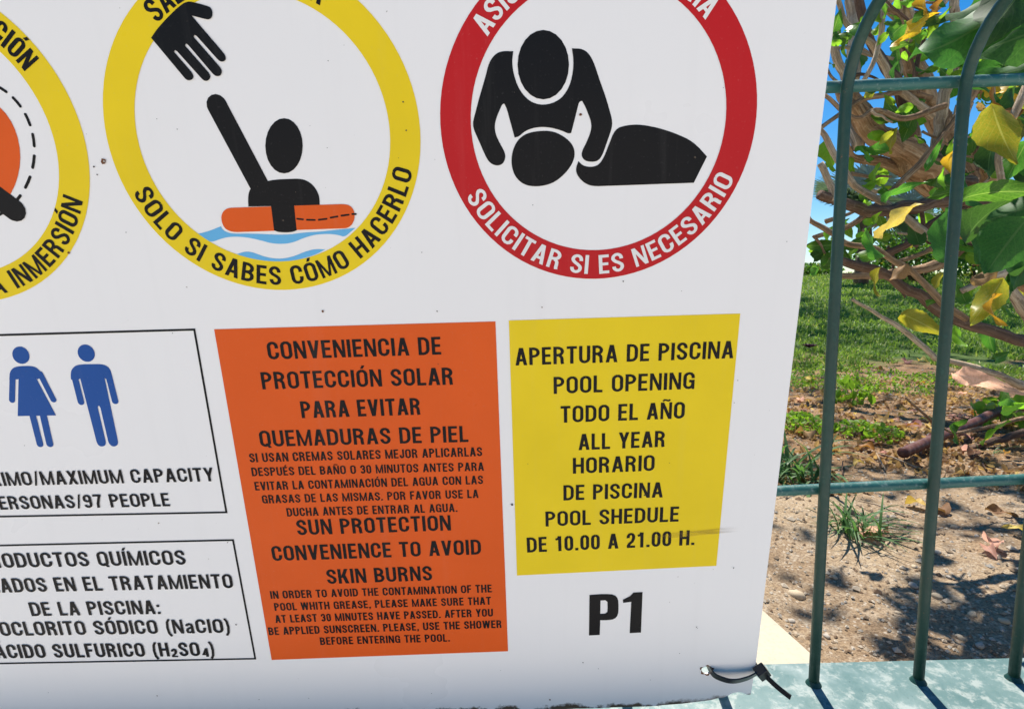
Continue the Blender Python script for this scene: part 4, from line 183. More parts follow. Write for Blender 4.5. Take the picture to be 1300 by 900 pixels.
def box(bm, x0, x1, y0, y1, z0, z1, bev=0):
    r = bmesh.ops.create_cube(bm, size=1)
    for v in r['verts']:
        v.co = Vector(((x0 + x1) / 2 + v.co.x * (x1 - x0), (y0 + y1) / 2 + v.co.y * (y1 - y0), (z0 + z1) / 2 + v.co.z * (z1 - z0)))
    if bev:
        es = list({e for v in r['verts'] for e in v.link_edges})
        bmesh.ops.bevel(bm, geom=es, offset=bev, segments=2, affect='EDGES', profile=.6)
    return r
def catmull(pts, n=6):
    P = [Vector(p) for p in pts]; P = [P[0] * 2 - P[1]] + P + [P[-1] * 2 - P[-2]]; out = []
    for i in range(1, len(P) - 2):
        a, b, c, d = P[i - 1], P[i], P[i + 1], P[i + 2]
        for k in range(n):
            t = k / n
            out.append(.5 * ((2 * b) + (c - a) * t + (2 * a - 5 * b + 4 * c - d) * t * t + (3 * b - a - 3 * c + d) * t ** 3))
    out.append(P[-2]); return out
def tube_data(pts, rad, sides=10, knob=0.0, seed=0, ridged=False):
    V, F, U = [], [], []; n = len(pts); nrm = None
    for i, p in enumerate(pts):
        t = (pts[min(i + 1, n - 1)] - pts[max(i - 1, 0)]).normalized()
        if nrm is None:
            nrm = t.orthogonal().normalized()
        nrm = (nrm - t * nrm.dot(t)).normalized(); bn = t.cross(nrm)
        r = rad[i]
        for k in range(sides):
            a = 2 * math.pi * k / sides
            rr = r * (1 + knob * noise.noise(Vector((p.x * 14 + seed, p.y * 14 + math.cos(a) * .8, p.z * 14 + math.sin(a) * .8))))
            if ridged: rr *= 1 + .16 * abs(noise.noise(Vector((math.cos(a) * 2.2, math.sin(a) * 2.2, i * .09 + seed)))) + .07 * noise.noise(Vector((math.cos(a) * 5, math.sin(a) * 5, i * .22 + seed)))
            V.append(p + (nrm * math.cos(a) + bn * math.sin(a)) * rr); U.append((k / sides, i / n))
    for i in range(n - 1):
        for k in range(sides):
            a = i * sides + k; b = i * sides + (k + 1) % sides
            F.append((a, b, b + sides, a + sides))
    F.append(tuple(range(sides))[::-1]); F.append(tuple(range((n - 1) * sides, n * sides)))
    return V, F, U
def tube(name, pts, rad, m, parent=None, sides=10, knob=0, seed=0, **pr):
    if not isinstance(rad, (list, tuple)): rad = [rad] * len(pts)
    V, F, U = tube_data([Vector(p) for p in pts], rad, sides, knob, seed)
    return obj(name, pymesh(name, V, F, True, U), m, parent, **pr)

# ---------------------------------------------------------------- materials
M = {}
def ink(name, col, rough=.32, wear=.12):
    m = mat(name, col, rough, .12); n = N(m)
    f = n.noise(420, 3, .6, n.co()); g = n.noise(9, 4, .6, n.co())
    c = n.mix(n.ramp(f, [(.62, (0, 0, 0)), (.80, (wear, wear, wear))]), col, (.45, .42, .40))
    c = n.mix(n.ramp(g, [(.35, (0, 0, 0)), (.75, (.45, .45, .45))]), c, tuple(v * .80 + .002 for v in col))
    mp = n.new('ShaderNodeMapping'); mp.inputs['Scale'].default_value = (70, 4, 1); n.link(n.co(), mp.inputs['Vector'])
    c = n.mix(n.ramp(n.noise(1, 4, .6, mp.outputs[0]), [(.56, (0,) * 3), (.8, (.035,) * 3)]), c, (.5, .47, .43))
    n.color(c); n.rough(n.ramp(g, [(.3, (rough - .06,) * 3), (.7, (rough + .12,) * 3)]))
    return m
M['black'] = ink('black_print', (.007, .0065, .008), .3, .06)
M['yellow'] = ink('yellow_print', (.84, .60, .016))
M['orange'] = ink('orange_print', (.74, .105, .014))
M['red'] = ink('red_print', (.52, .014, .018))
M['blue'] = ink('blue_print', (.014, .080, .31))
M['sky_blue'] = ink('light_blue_print', (.14, .44, .72))
M['white_print'] = ink('white_print', (.82, .78, .75))
def board_mat():
    m = mat('white_enamel', (.8, .79, .79), .28, .3); n = N(m); co = n.co()
    g = n.noise(3.2, 5, .6, co); s = n.noise(150, 2, .5, co); fine = n.noise(38, 5, .65, co)
    c = n.mix(n.ramp(g, [(.35, (0, 0, 0)), (.8, (.25, .25, .25))]), (.84, .80, .78), (.76, .72, .695))
    c = n.mix(n.ramp(s, [(.775, (0, 0, 0)), (.80, (.8, .8, .8))]), c, (.20, .15, .11))
    # thin vertical run-down streaks
    mp = n.new('ShaderNodeMapping'); mp.inputs['Scale'].default_value = (60, 2.2, 1); n.link(co, mp.inputs['Vector'])
    st = n.noise(1, 4, .6, mp.outputs[0])
    c = n.mix(n.ramp(st, [(.55, (0, 0, 0)), (.85, (.07, .07, .07))]), c, (.52, .49, .46))
    # grime and rust creeping in from the bottom edge
    sp = n.new('ShaderNodeSeparateXYZ'); n.link(co, sp.inputs[0])
    d = n.math('ADD', n.math('MULTIPLY', n.math('SUBTRACT', sp.outputs['Y'], -.514), 45), n.math('MULTIPLY', n.math('SUBTRACT', fine, .5), 1.6))
    corner = n.math('MULTIPLY', n.math('SUBTRACT', .25, sp.outputs['X']), 5)
    d2 = n.math('ADD', d, corner)
    c = n.mix(n.ramp(d2, [(.35, (1, 1, 1)), (.72, (0, 0, 0))]), c, (.16, .105, .06))
    c = n.mix(n.ramp(d, [(.0, (1, 1, 1)), (.16, (0, 0, 0))]), c, (.10, .07, .045))
    n.color(c); n.rough(n.ramp(g, [(.3, (.24,) * 3), (.7, (.42,) * 3)]))
    n.bump(n.noise(5, 2, .5, co), .12, .006)
    return m
M['board'] = board_mat()
M['raw'] = mat('bare_galvanised_edge', (.38, .36, .33), .5, .5, .4)
M['rust'] = mat('rust_stain', (.15, .055, .02), .85)
M['speck'] = mat('fly_speck', (.07, .05, .035), .8)
def smear_mat():
    m = mat('grease_smear', (.30, .17, .03), .6); n = N(m); co = n.co()
    mp = n.new('ShaderNodeMapping'); mp.inputs['Scale'].default_value = (10, 230, 1); n.link(co, mp.inputs['Vector'])
    f = n.noise(1, 4, .7, mp.outputs[0])
    sp = n.new('ShaderNodeSeparateXYZ'); n.link(n.co('Generated'), sp.inputs[0])
    e = n.math('MULTIPLY', n.ramp(sp.outputs['X'], [(0, (0, 0, 0)), (.6, (1, 1, 1)), (.72, (.9,) * 3), (1, (0, 0, 0))]), n.ramp(sp.outputs['Y'], [(0, (0,) * 3), (.5, (1,) * 3), (1, (0,) * 3)]))
    a = n.math('MULTIPLY', n.ramp(f, [(.38, (0,) * 3), (.62, (.85,) * 3)]), e)
    n.link(a, n.b.inputs['Alpha']); return m
M['smear'] = smear_mat()
def paint_mat(name, base, worn, scale=60, amt=.6, rough=.38):
    m = mat(name, base, rough, .5); n = N(m); co = n.co()
    f = n.noise(scale, 6, .68, co); g = n.noise(scale * .18, 4, .6, co)
    c = n.mix(n.ramp(f, [(.55, (0,) * 3), (.72, (amt,) * 3)]), base, worn)
    c = n.mix(n.ramp(g, [(.4, (0,) * 3), (.75, (.5,) * 3)]), c, tuple(v * .62 for v in base))
    c = n.mix(n.ramp(n.noise(260, 3, .6, co), [(.70, (0,) * 3), (.74, (.8,) * 3)]), c, (.16, .07, .035))
    n.color(c); n.rough(n.ramp(f, [(.3, (rough - .1,) * 3), (.7, (rough + .25,) * 3)])); n.bump(f, .4, .0016)
    return m
M['fence'] = paint_mat('green_fence_paint', (.005, .040, .027), (.05, .12, .095), 130, .45, .42)
M['rail'] = paint_mat('green_rail_paint', (.022, .110, .098), (.30, .36, .34), 160, .7, .4)
def plate_mat():
    m = mat('faded_green_plate', (.12, .26, .25), .42, .5); n = N(m); co = n.co()
    f = n.noise(55, 8, .72, co, .15); g = n.noise(14, 5, .62, co); r = n.noise(26, 5, .6, co)
    c = n.mix(n.ramp(g, [(.3, (0,) * 3), (.7, (1,) * 3)]), (.050, .118, .115), (.12, .19, .18))
    c = n.mix(n.ramp(f, [(.50, (0,) * 3), (.60, (.7,) * 3)]), c, (.30, .33, .30))
    c = n.mix(n.ramp(n.noise(7, 5, .6, co), [(.5, (0,) * 3), (.66, (.6,) * 3)]), c, (.30, .34, .33))
    c = n.mix(n.ramp(r, [(.70, (0,) * 3), (.76, (.8,) * 3)]), c, (.22, .09, .04))
    c = n.mix(n.ramp(n.noise(230, 3, .6, co), [(.66, (0,) * 3), (.72, (.8,) * 3)]), c, (.03, .08, .085))
    n.color(c); n.bump(f, .3, .0015); n.rough(n.ramp(f, [(.3, (.34,) * 3), (.7, (.62,) * 3)])); return m
M['plate'] = plate_mat()
M['tie'] = mat('black_nylon', (.012, .012, .013), .32, .5)
def rough_mat(name, c0, c1, c2, s0=3, s1=60, bump=.6, bd=.01, rough=.9, kind='Object'):
    m = mat(name, c0, rough, .25); n = N(m); co = n.co(kind)
    a = n.noise(s0, 6, .6, co); b = n.noise(s1, 5, .7, co)
    c = n.mix(n.ramp(a, [(.3, (0,) * 3), (.7, (1,) * 3)]), c0, c1)
    c = n.mix(n.ramp(b, [(.5, (0,) * 3), (.75, (.8,) * 3)]), c, c2)
    n.color(c); n.bump(n.mix(.5, a, b), bump, bd); return m
M['deck'] = rough_mat('pale_deck', (.60, .55, .47), (.66, .61, .53), (.46, .41, .34), 1.5, 90, .3, .003)
M['render'] = rough_mat('painted_wall', (.62, .60, .56), (.68, .66, .62), (.45, .42, .38), 2, 70, .3, .003)
M['concrete'] = rough_mat('cream_concrete', (.40, .35, .26), (.47, .42, .32), (.36, .31, .23), 6, 160, .4, .002)
def bark_mat(name, c0, c1, c2, fib=1.0):
    m = mat(name, c0, .85, .25); n = N(m); co = n.co(); uv = n.new('ShaderNodeUVMap')
    mp = n.new('ShaderNodeMapping'); mp.inputs['Scale'].default_value = (16, 5, 1); n.link(uv.outputs[0], mp.inputs['Vector'])
    fi = n.noise(1, 7, .72, mp.outputs[0], .9); a = n.noise(16, 6, .62, co); b = n.noise(120, 4, .7, co)
    c = n.mix(n.ramp(a, [(.36, (0,) * 3), (.64, (1,) * 3)]), c0, c1)
    c = n.mix(n.ramp(fi, [(.42, (.75,) * 3), (.52, (0,) * 3)]), c, tuple(v * .42 for v in c1))
    c = n.mix(n.ramp(fi, [(.55, (0,) * 3), (.70, (.8,) * 3)]), c, c2)
    c = n.mix(n.ramp(b, [(.56, (0,) * 3), (.7, (.5,) * 3)]), c, c2)
    n.color(c); n.bump(n.mix(.35, fi, a), 1.0, .014 * fib); return m
M['bark'] = bark_mat('tan_bark', (.56, .36, .21), (.37, .22, .12), (.72, .56, .38))
M['bark_pale'] = bark_mat('pale_bark', (.64, .50, .35), (.46, .32, .20), (.76, .66, .50), .5)
M['bark_dark'] = bark_mat('dark_bark', (.13, .075, .05), (.20, .12, .08), (.32, .24, .18), .5)
M['pebble'] = rough_mat('tan_pebble', (.44, .34, .22), (.50, .41, .29), (.30, .22, .14), 20, 220, .3, .001, .8)
M['pebble_grey'] = rough_mat('grey_pebble', (.36, .32, .27), (.42, .37, .30), (.24, .20, .16), 20, 220, .3, .001, .8)
M['pipe'] = rough_mat('dark_plastic_pipe', (.085, .030, .024), (.14, .055, .04), (.22, .14, .10), 14, 60, .2, .002, .5)
def leaf_mat(name, c, c2, trans=.4, vein=(.25, .35, .10), rough=.35, tmul=2.2, tb=.55):
    m = mat(name, c, rough, .28); n = N(m)
    inf = n.new('ShaderNodeObjectInfo'); uv = n.new('ShaderNodeUVMap')
    f = n.noise(38, 4, .6, n.co())
    col = n.mix(n.ramp(f, [(.35, (0,) * 3), (.7, (1,) * 3)]), c, c2)
    hv = n.new('ShaderNodeHueSaturation')
    n.link(n.math('ADD', .485, n.math('MULTIPLY', inf.outputs['Random'], .03)), hv.inputs['Hue'])
    n.link(n.math('ADD', .7, n.math('MULTIPLY', inf.outputs['Random'], .6)), hv.inputs['Value']); n.link(col, hv.inputs['Color'])
    col = hv.outputs[0]
    sp = n.new('ShaderNodeSeparateXYZ'); n.link(uv.outputs[0], sp.inputs[0])
    ax = n.math('ABSOLUTE', n.math('SUBTRACT', sp.outputs['Y'], .5))
    mid = n.math('LESS_THAN', ax, .022)
    side = n.math('LESS_THAN', n.math('FRACT', n.math('ADD', n.math('MULTIPLY', sp.outputs['X'], 7), n.math('MULTIPLY', ax, -5))), .085)
    v = n.math('MAXIMUM', n.math('MULTIPLY', mid, .55), n.math('MULTIPLY', side, .22))
    col = n.mix(v, col, vein); n.color(col)
    n.bump(n.math('SUBTRACT', 1, v), .35, .002)
    out = m.node_tree.nodes['Material Output']
    tr = n.new('ShaderNodeBsdfTranslucent')
    tc = n.mix(1.0, col, (tmul, tmul, tmul * tb), 'MULTIPLY'); n.link(tc, tr.inputs[0])
    mx = n.new('ShaderNodeMixShader'); mx.inputs[0].default_value = trans
    n.link(n.b.outputs[0], mx.inputs[1]); n.link(tr.outputs[0], mx.inputs[2]); n.link(mx.outputs[0], out.inputs[0])
    return m
LM = {
 'green': leaf_mat('green_leaf', (.045, .125, .018), (.075, .19, .025), .42),
 'lime': leaf_mat('lime_leaf', (.12, .26, .02), (.18, .34, .03), .5, (.3, .42, .08)),
 'dark': leaf_mat('dark_leaf', (.028, .085, .018), (.045, .13, .024), .36, (.10, .18, .06), .6, 2.0),
 'yellowgreen': leaf_mat('yellowing_leaf', (.20, .24, .02), (.36, .28, .03), .42, (.45, .42, .12), .4, 1.7),
 'yellow': leaf_mat('yellow_leaf', (.52, .33, .02), (.44, .20, .02), .42, (.6, .45, .15), .45, 1.4),
 'pale': leaf_mat('pale_yellow_leaf', (.58, .42, .12), (.50, .30, .08), .35, (.66, .55, .3), .5, 1.2),
 'orange': leaf_mat('orange_leaf', (.40, .19, .03), (.30, .12, .02), .35, (.5, .3, .1), .5, 1.3),
 'brown': leaf_mat('brown_leaf', (.30, .17, .08), (.20, .10, .045), .3, (.42, .3, .18), .7, 1.2),
 'withered': leaf_mat('withered_leaf', (.66, .36, .28), (.52, .27, .18), .5, (.78, .55, .45), .6, 1.25, 1.0),
 'palm': leaf_mat('blue_green_frond', (.10, .16, .13), (.16, .22, .18), .25, (.2, .26, .2), .5, 1.3),
}
def grass_mat(name, c0, c1, c2):
    m = mat(name, c0, .5, .3); n = N(m)
    g = n.new('ShaderNodeNewGeometry')
    col = n.ramp(g.outputs['Random Per Island'], [(0, c0), (.5, c1), (.9, c1), (1, c2)]); n.color(col)
    out = m.node_tree.nodes['Material Output']; tr = n.new('ShaderNodeBsdfTranslucent')
    n.link(n.mix(1.0, col, (1.9, 1.9, 1.2), 'MULTIPLY'), tr.inputs[0])
    mx = n.new('ShaderNodeMixShader'); mx.inputs[0].default_value = .38
    n.link(n.b.outputs[0], mx.inputs[1]); n.link(tr.outputs[0], mx.inputs[2]); n.link(mx.outputs[0], out.inputs[0])
    return m
M['grass'] = grass_mat('lawn_grass', (.08, .155, .028), (.17, .26, .045), (.38, .35, .15))
M['tuft'] = grass_mat('tuft_grass', (.030, .085, .026), (.07, .15, .045), (.34, .33, .15))
M['weed'] = grass_mat('weed_green', (.12, .22, .02), (.18, .31, .03), (.30, .33, .08))
M['foliage'] = grass_mat('canopy_green', (.035, .09, .015), (.07, .16, .022), (.30, .24, .04))

# ---------------------------------------------------------------- setting
def terrain(x, y):
    z = -.60
    if y > 4: z += .0656 * min(y - 4, 16) - (.02 * min(y - 20, 400) if y > 20 else 0)
    k = 1 if y < 7 else .5
    z += k * (.018 * noise.noise(Vector((x * 2.1, y * 2.1, 3))) + .009 * noise.noise(Vector((x * 8, y * 8, 1))))
    if y < 5: z += .004 * noise.noise(Vector((x * 26, y * 26, 5))) + .0025 * noise.noise(Vector((x * 60, y * 60, 9)))
    z -= .02 * math.exp(-((y - .7) / .12) ** 2)
    return z + H
def axis(segs):
    o = []
    for a, b, n in segs: o += list(np.linspace(a, b, n, endpoint=False))
    return o + [segs[-1][1]]
xs = axis([(-300, -20, 10), (-20, -2, 18), (-2, .2, 40), (.2, 4, 250), (4, 14, 60), (14, 40, 20), (40, 300, 10)])
ys = axis([(.618, 4.4, 250), (4.4, 12, 70), (12, 30, 40), (30, 400, 20)])
V = [(x, y, terrain(x, y)) for y in ys for x in xs]; nx = len(xs)
F = [(j * nx + i, j * nx + i + 1, (j + 1) * nx + i + 1, (j + 1) * nx + i) for j in range(len(ys) - 1) for i in range(nx - 1)]
def soil_mat():
    m = mat('garden_soil', (.3, .2, .12), .95, .15); n = N(m); co = n.co()
    a = n.noise(2.2, 6, .6, co); b = n.noise(34, 6, .72, co); f = n.noise(190, 4, .7, co)
    c = n.mix(n.ramp(a, [(.3, (0,) * 3), (.68, (1,) * 3)]), (.27, .18, .105), (.44, .33, .21))
    c = n.mix(n.ramp(b, [(.48, (0,) * 3), (.68, (.8,) * 3)]), c, (.50, .41, .30))
    c = n.mix(n.ramp(f, [(.42, (.6,) * 3), (.56, (0,) * 3)]), c, (.13, .08, .048))
    spz = n.new('ShaderNodeSeparateXYZ'); n.link(co, spz.inputs[0])
    far = n.math('ADD', n.math('MULTIPLY', n.math('SUBTRACT', spz.outputs['Y'], 1.45), 1.3), n.math('MULTIPLY', n.math('SUBTRACT', b, .5), .8))
    c = n.mix(n.ramp(far, [(.0, (0,) * 3), (.6, (1,) * 3)]), c, n.mix(1.0, c, (.80, .66, .52), 'MULTIPLY'))
    vo = n.new('ShaderNodeTexVoronoi'); vo.inputs['Scale'].default_value = 75; n.link(co, vo.inputs['Vector'])
    c = n.mix(n.ramp(vo.outputs['Distance'], [(.16, (.7,) * 3), (.26, (0,) * 3)]), c, vo.outputs['Color'] if False else (.50, .43, .34))
    sp = n.new('ShaderNodeSeparateXYZ'); n.link(co, sp.inputs[0])
    e = n.math('ADD', n.math('MULTIPLY', n.math('SUBTRACT', sp.outputs['Y'], 3.75), .9), n.math('MULTIPLY', n.math('SUBTRACT', a, .5), 2.2))
    g = n.ramp(e, [(.25, (0,) * 3), (.6, (1,) * 3)])
    gc = n.mix(b, (.045, .095, .020), (.10, .13, .035))
    c = n.mix(g, c, gc); n.color(c)
    n.bump(n.mix(.5, b, f), .9, .012); return m
obj('garden_ground', pymesh('garden_ground', V, F, True), soil_mat(), kind='structure')
bm = bmesh.new()
vs_ = [bm.verts.new(p) for p in ((-300, -300, 0), (300, -300, 0), (300, .47, 0), (-300, .47, 0))]; bm.faces.new(vs_)
obj('pool_deck', bm, M['deck'], kind='structure')

def pz(x): return H - .449 + .027 * (x - .25)     # top of the fence plate: it climbs to the right
def sheared(bm):
    for v in bm.verts: v.co.z += .027 * (v.co.x - .25)
bm = bmesh.new(); box(bm, -3.5, 4.5, .460, .615, -.05 + 0, H - .449 - .006)
for v in bm.verts:
    if v.co.z > .1: v.co.z += .027 * (v.co.x - .25)
tag(obj('retaining_wall', bm, M['render']), 'low rendered wall carrying the green fence along the garden bed', 'wall')
# concrete slab edge beside the soil
(ax, ay, az), (bx_, by_, bz_) = W['wedge']
dx, dy = ax - bx_, ay - by_
e0 = (bx_ - dx * 1.5, by_ - dy * 1.5); e1 = (bx_ + dx * 7, by_ + dy * 7)
bm = bmesh.new()
ring = [(-1.2, .62), (e0[0], .62), (bx_ + .002, by_ - .04), (bx_, by_), (ax, ay), e1, (-1.2, e1[1])]
lo = [bm.verts.new((x, y, H - .75)) for x, y in ring]; hi = [bm.verts.new((x, y, H - .572)) for x, y in ring]
bm.faces.new(hi); bm.faces.new(lo[::-1])
for i in range(len(ring)): j = (i + 1) % len(ring); bm.faces.new((lo[i], lo[j], hi[j], hi[i]))
bmesh.ops.bevel(bm, geom=[e for e in bm.edges if all(v in hi for v in e.verts)], offset=.006, segments=2, affect='EDGES')
tag(obj('concrete_slab', bm, M['concrete']), 'sunlit cream concrete slab behind the lower corner of the notice board', 'slab')

# ---------------------------------------------------------------- fence
FY = .575
fence = empty('metal_fence', (.33, FY, pz(.33)))
tag(fence, 'green painted metal fence of upright bars bent outward at the top', 'fence')
def fpart(name, me, m, **k):
    o = obj(name, me, m, fence, **k); o.matrix_parent_inverse = Matrix.Translation(-fence.location); return o
bm = bmesh.new(); box(bm, -3.0, 4.0, .440, .610, H - .449 - .006, H - .449, .0015); sheared(bm)
fpart('base_plate', bm, M['plate'])
BX = [(W['bars'][i][0], W['bartop'][i][0] if i < 2 else W['bars'][2][0] - .009) for i in range(3)]
step = .107
allx = [(BX[0][0] - step * k, BX[0][1] - step * k) for k in range(1, 11)] + BX + [(BX[2][0] + step * k, BX[2][1] + step * k) for k in range(1, 7)]
for i, (xb, xt) in enumerate(sorted(allx)):
    zt = H + .183 + .04 * (xt - .31)
    pts = [Vector((xb + (xt - xb) * t, FY, pz(xb) - .004 + (zt - pz(xb)) * t)) for t in (0, .15, .3, .45, .6, .75, .9, 1)]
    rb = .085
    for k in range(1, 8):
        a = R(62) * k / 7
        pts.append(Vector((xt, FY - rb * (1 - math.cos(a)), zt + rb * math.sin(a))))
    d = (pts[-1] - pts[-2]).normalized()
    for k in range(1, 4): pts.append(pts[-1] + d * .05)
    V, F, U = tube_data(pts, [.0055] * len(pts), 14)
    nv = len(V); wx = .0092                                   # weld bead at the foot
    for k in range(14):
        a = 2 * math.pi * k / 14; V.append(Vector((xb + wx * math.cos(a), FY + wx * math.sin(a), pz(xb) - .001)))
    for k in range(14):
        a = 2 * math.pi * k / 14; V.append(Vector((xb + .0053 * math.cos(a), FY + .0053 * math.sin(a), pz(xb) + .005)))
    for k in range(14): j = (k + 1) % 14; F.append((nv + k, nv + j, nv + 14 + j, nv + 14 + k))
    U += [(0, 0)] * 28
    fpart('bar', pymesh('bar', V, F, True, U), M['fence'])
r = W['rail']
for a, b in ((r[0], r[1]), (r[2], r[3])):
    a, b = up(a), up(b); d = (b - a) / (b.x - a.x); a2 = a + d * (-3.0 - a.x); b2 = a + d * (4.0 - a.x)
    pts = [a2 + (b2 - a2) * t / 40 for t in range(41)]
    V, F, U = tube_data(pts, [.0058] * 41, 12)
    fpart('rail', pymesh('rail', V, F, True, U), M['rail'])

# ---------------------------------------------------------------- notice board
so, su, sv = [Vector(v) for v in SIGN_M]; so.z += H
sn = su.cross(sv).normalized()
SM = Matrix(((su.x, sv.x, sn.x, so.x), (su.y, sv.y, sn.y, so.y), (su.z, sv.z, sn.z, so.z), (0, 0, 0, 1)))
U0, U1, V0, V1 = -.60, .2413, -.5085, .205
bot = lambda x: -.5138 - .0105 * (.135 - x) / .735
hc = CORNERS['hole']
def tess(loops, z, m, name, parent, **k):
    vv = [Vector((x, y, z)) for l in loops for x, y in l]
    f = tessellate_polygon([[Vector((x, y, 0)) for x, y in l] for l in loops])
    fs = []
    for a, b, c in f:
        n = (vv[b] - vv[a]).cross(vv[c] - vv[a]).z
        if abs(n) < 1e-14: continue
        fs.append((a, b, c) if n > 0 else (a, c, b))
    return obj(name, pymesh(name, vv, fs), m, parent, **k)
# outline with a chipped lower right corner and a slightly ragged lower edge
outl = [(U0, V1), (U0, bot(U0))]
x = U0
while x < .135: x += .012; outl.append((x, bot(x) + rnd.uniform(-.0003, .0004)))
br = CORNERS['br']
outl += [(.150, -.5128), (.168, -.5118), (.186, -.5096), (.199, -.5078), (.2065, -.5055), (.212, -.5048), (.217, V0 + .0065), (.2215, V0 + .0095), (.227, V0 + .0105), (.231, V0 + .0095), (.2345, V0 + .0072), (.2375, V0 + .0062), (.2398, V0 + .0066), (.2402, V0 + .014), (U1, V0 + .05), (U1 + .0008, V1)]
hole = [(hc[0] + .0053 * math.cos(a) * (1 + .12 * math.sin(3 * a)), hc[1] + .0050 * math.sin(a)) for a in [2 * math.pi * k / 20 for k in range(20)]]
loops = [outl, hole]; vv = []; fs = []
for l in loops: vv += [Vector((px, py, 0)) for px, py in l]
nv = len(vv); tri = tessellate_polygon([[Vector((px, py, 0)) for px, py in l] for l in loops])
for a, b, c in tri:
    n_ = (vv[b] - vv[a]).cross(vv[c] - vv[a]).z
    if abs(n_) < 1e-14: continue
    t = (a, b, c) if n_ > 0 else (a, c, b); fs.append(t); fs.append(tuple(i + nv for i in t[::-1]))
nf = len(fs); allv = vv + [p - Vector((0, 0, .0016)) for p in vv]; s0 = 0
for l in loops:
    for i in range(len(l)): j = (i + 1) % len(l); fs.append((s0 + i, s0 + j, s0 + j + nv, s0 + i + nv))
    s0 += len(l)
me = pymesh('notice_board', allv, fs); me.materials.append(M['board']); me.materials.append(M['raw'])
for p in me.polygons[nf:]: p.material_index = 1
board = obj('notice_board', me); board.matrix_world = SM
tag(board, 'large white metal pool rules board with coloured rings and panels, tied to the green fence', 'sign')

def sharpen(pts, it=2):
    p = [Vector((a, b)) for a, b in pts]
    for _ in range(it):
        q = []; n_ = len(p)
        for i in range(n_):
            a, b, c = p[i - 1], p[i], p[(i + 1) % n_]
            d1, d2 = b - a, c - b
            if d1.length < 1e-7 or d2.length < 1e-7: continue
            ang_ = abs(d1.angle_signed(d2, 0)); m_ = min(d1.length, d2.length)
            if ang_ > R(62) and m_ > .0015 or ang_ < R(3): q.append(b)
            else: q.append(b - d1 * .25 * min(1, m_ / d1.length * 1.5)); q.append(b + d2 * .25 * min(1, m_ / d2.length * 1.5))
        p = q
    return [(v.x, v.y) for v in p]
def shape(name, polys, z, m, parent, **k): return tess(polys, z, m, name, parent, **k)
def strokes_mesh(name, strokes, z, m, parent, round_cap=True, **k):
    V, F = [], []; zz = z
    for pts, w_ in strokes:
        pts = [Vector(p) for p in pts]; n_ = len(pts); zz += 4e-6
        L, Rr = [], []
        for i in range(n_):
            d = (pts[min(i + 1, n_ - 1)] - pts[max(i - 1, 0)]).normalized(); q = Vector((-d.y, d.x)) * w_ / 2
            L.append(pts[i] + q); Rr.append(pts[i] - q)
        loop = Rr[:]
        if round_cap:
            d = (pts[-1] - pts[-2]).normalized(); q = Vector((-d.y, d.x))
            loop += [pts[-1] + (d * math.cos(a) - q * math.sin(a) * -1) * w_ / 2 for a in [R(-75), R(-50), R(-25), 0, R(25), R(50), R(75)]]
        loop += L[::-1]
        if round_cap:
            d = (pts[0] - pts[1]).normalized(); q = Vector((-d.y, d.x))
            loop += [pts[0] + (d * math.cos(a) + q * math.sin(a)) * w_ / 2 for a in [R(-75), R(-50), R(-25), 0, R(25), R(50), R(75)]]
        b0 = len(V); V += [(v.x, v.y, zz) for v in loop]
        for a, b, c in tessellate_polygon([[Vector((v.x, v.y, 0)) for v in loop]]):
            nn = (loop[b] - loop[a]).cross(loop[c] - loop[a])
            F.append((b0 + a, b0 + b, b0 + c) if nn > 0 else (b0 + a, b0 + c, b0 + b))
    return obj(name, pymesh(name, V, F), m, parent, **k)

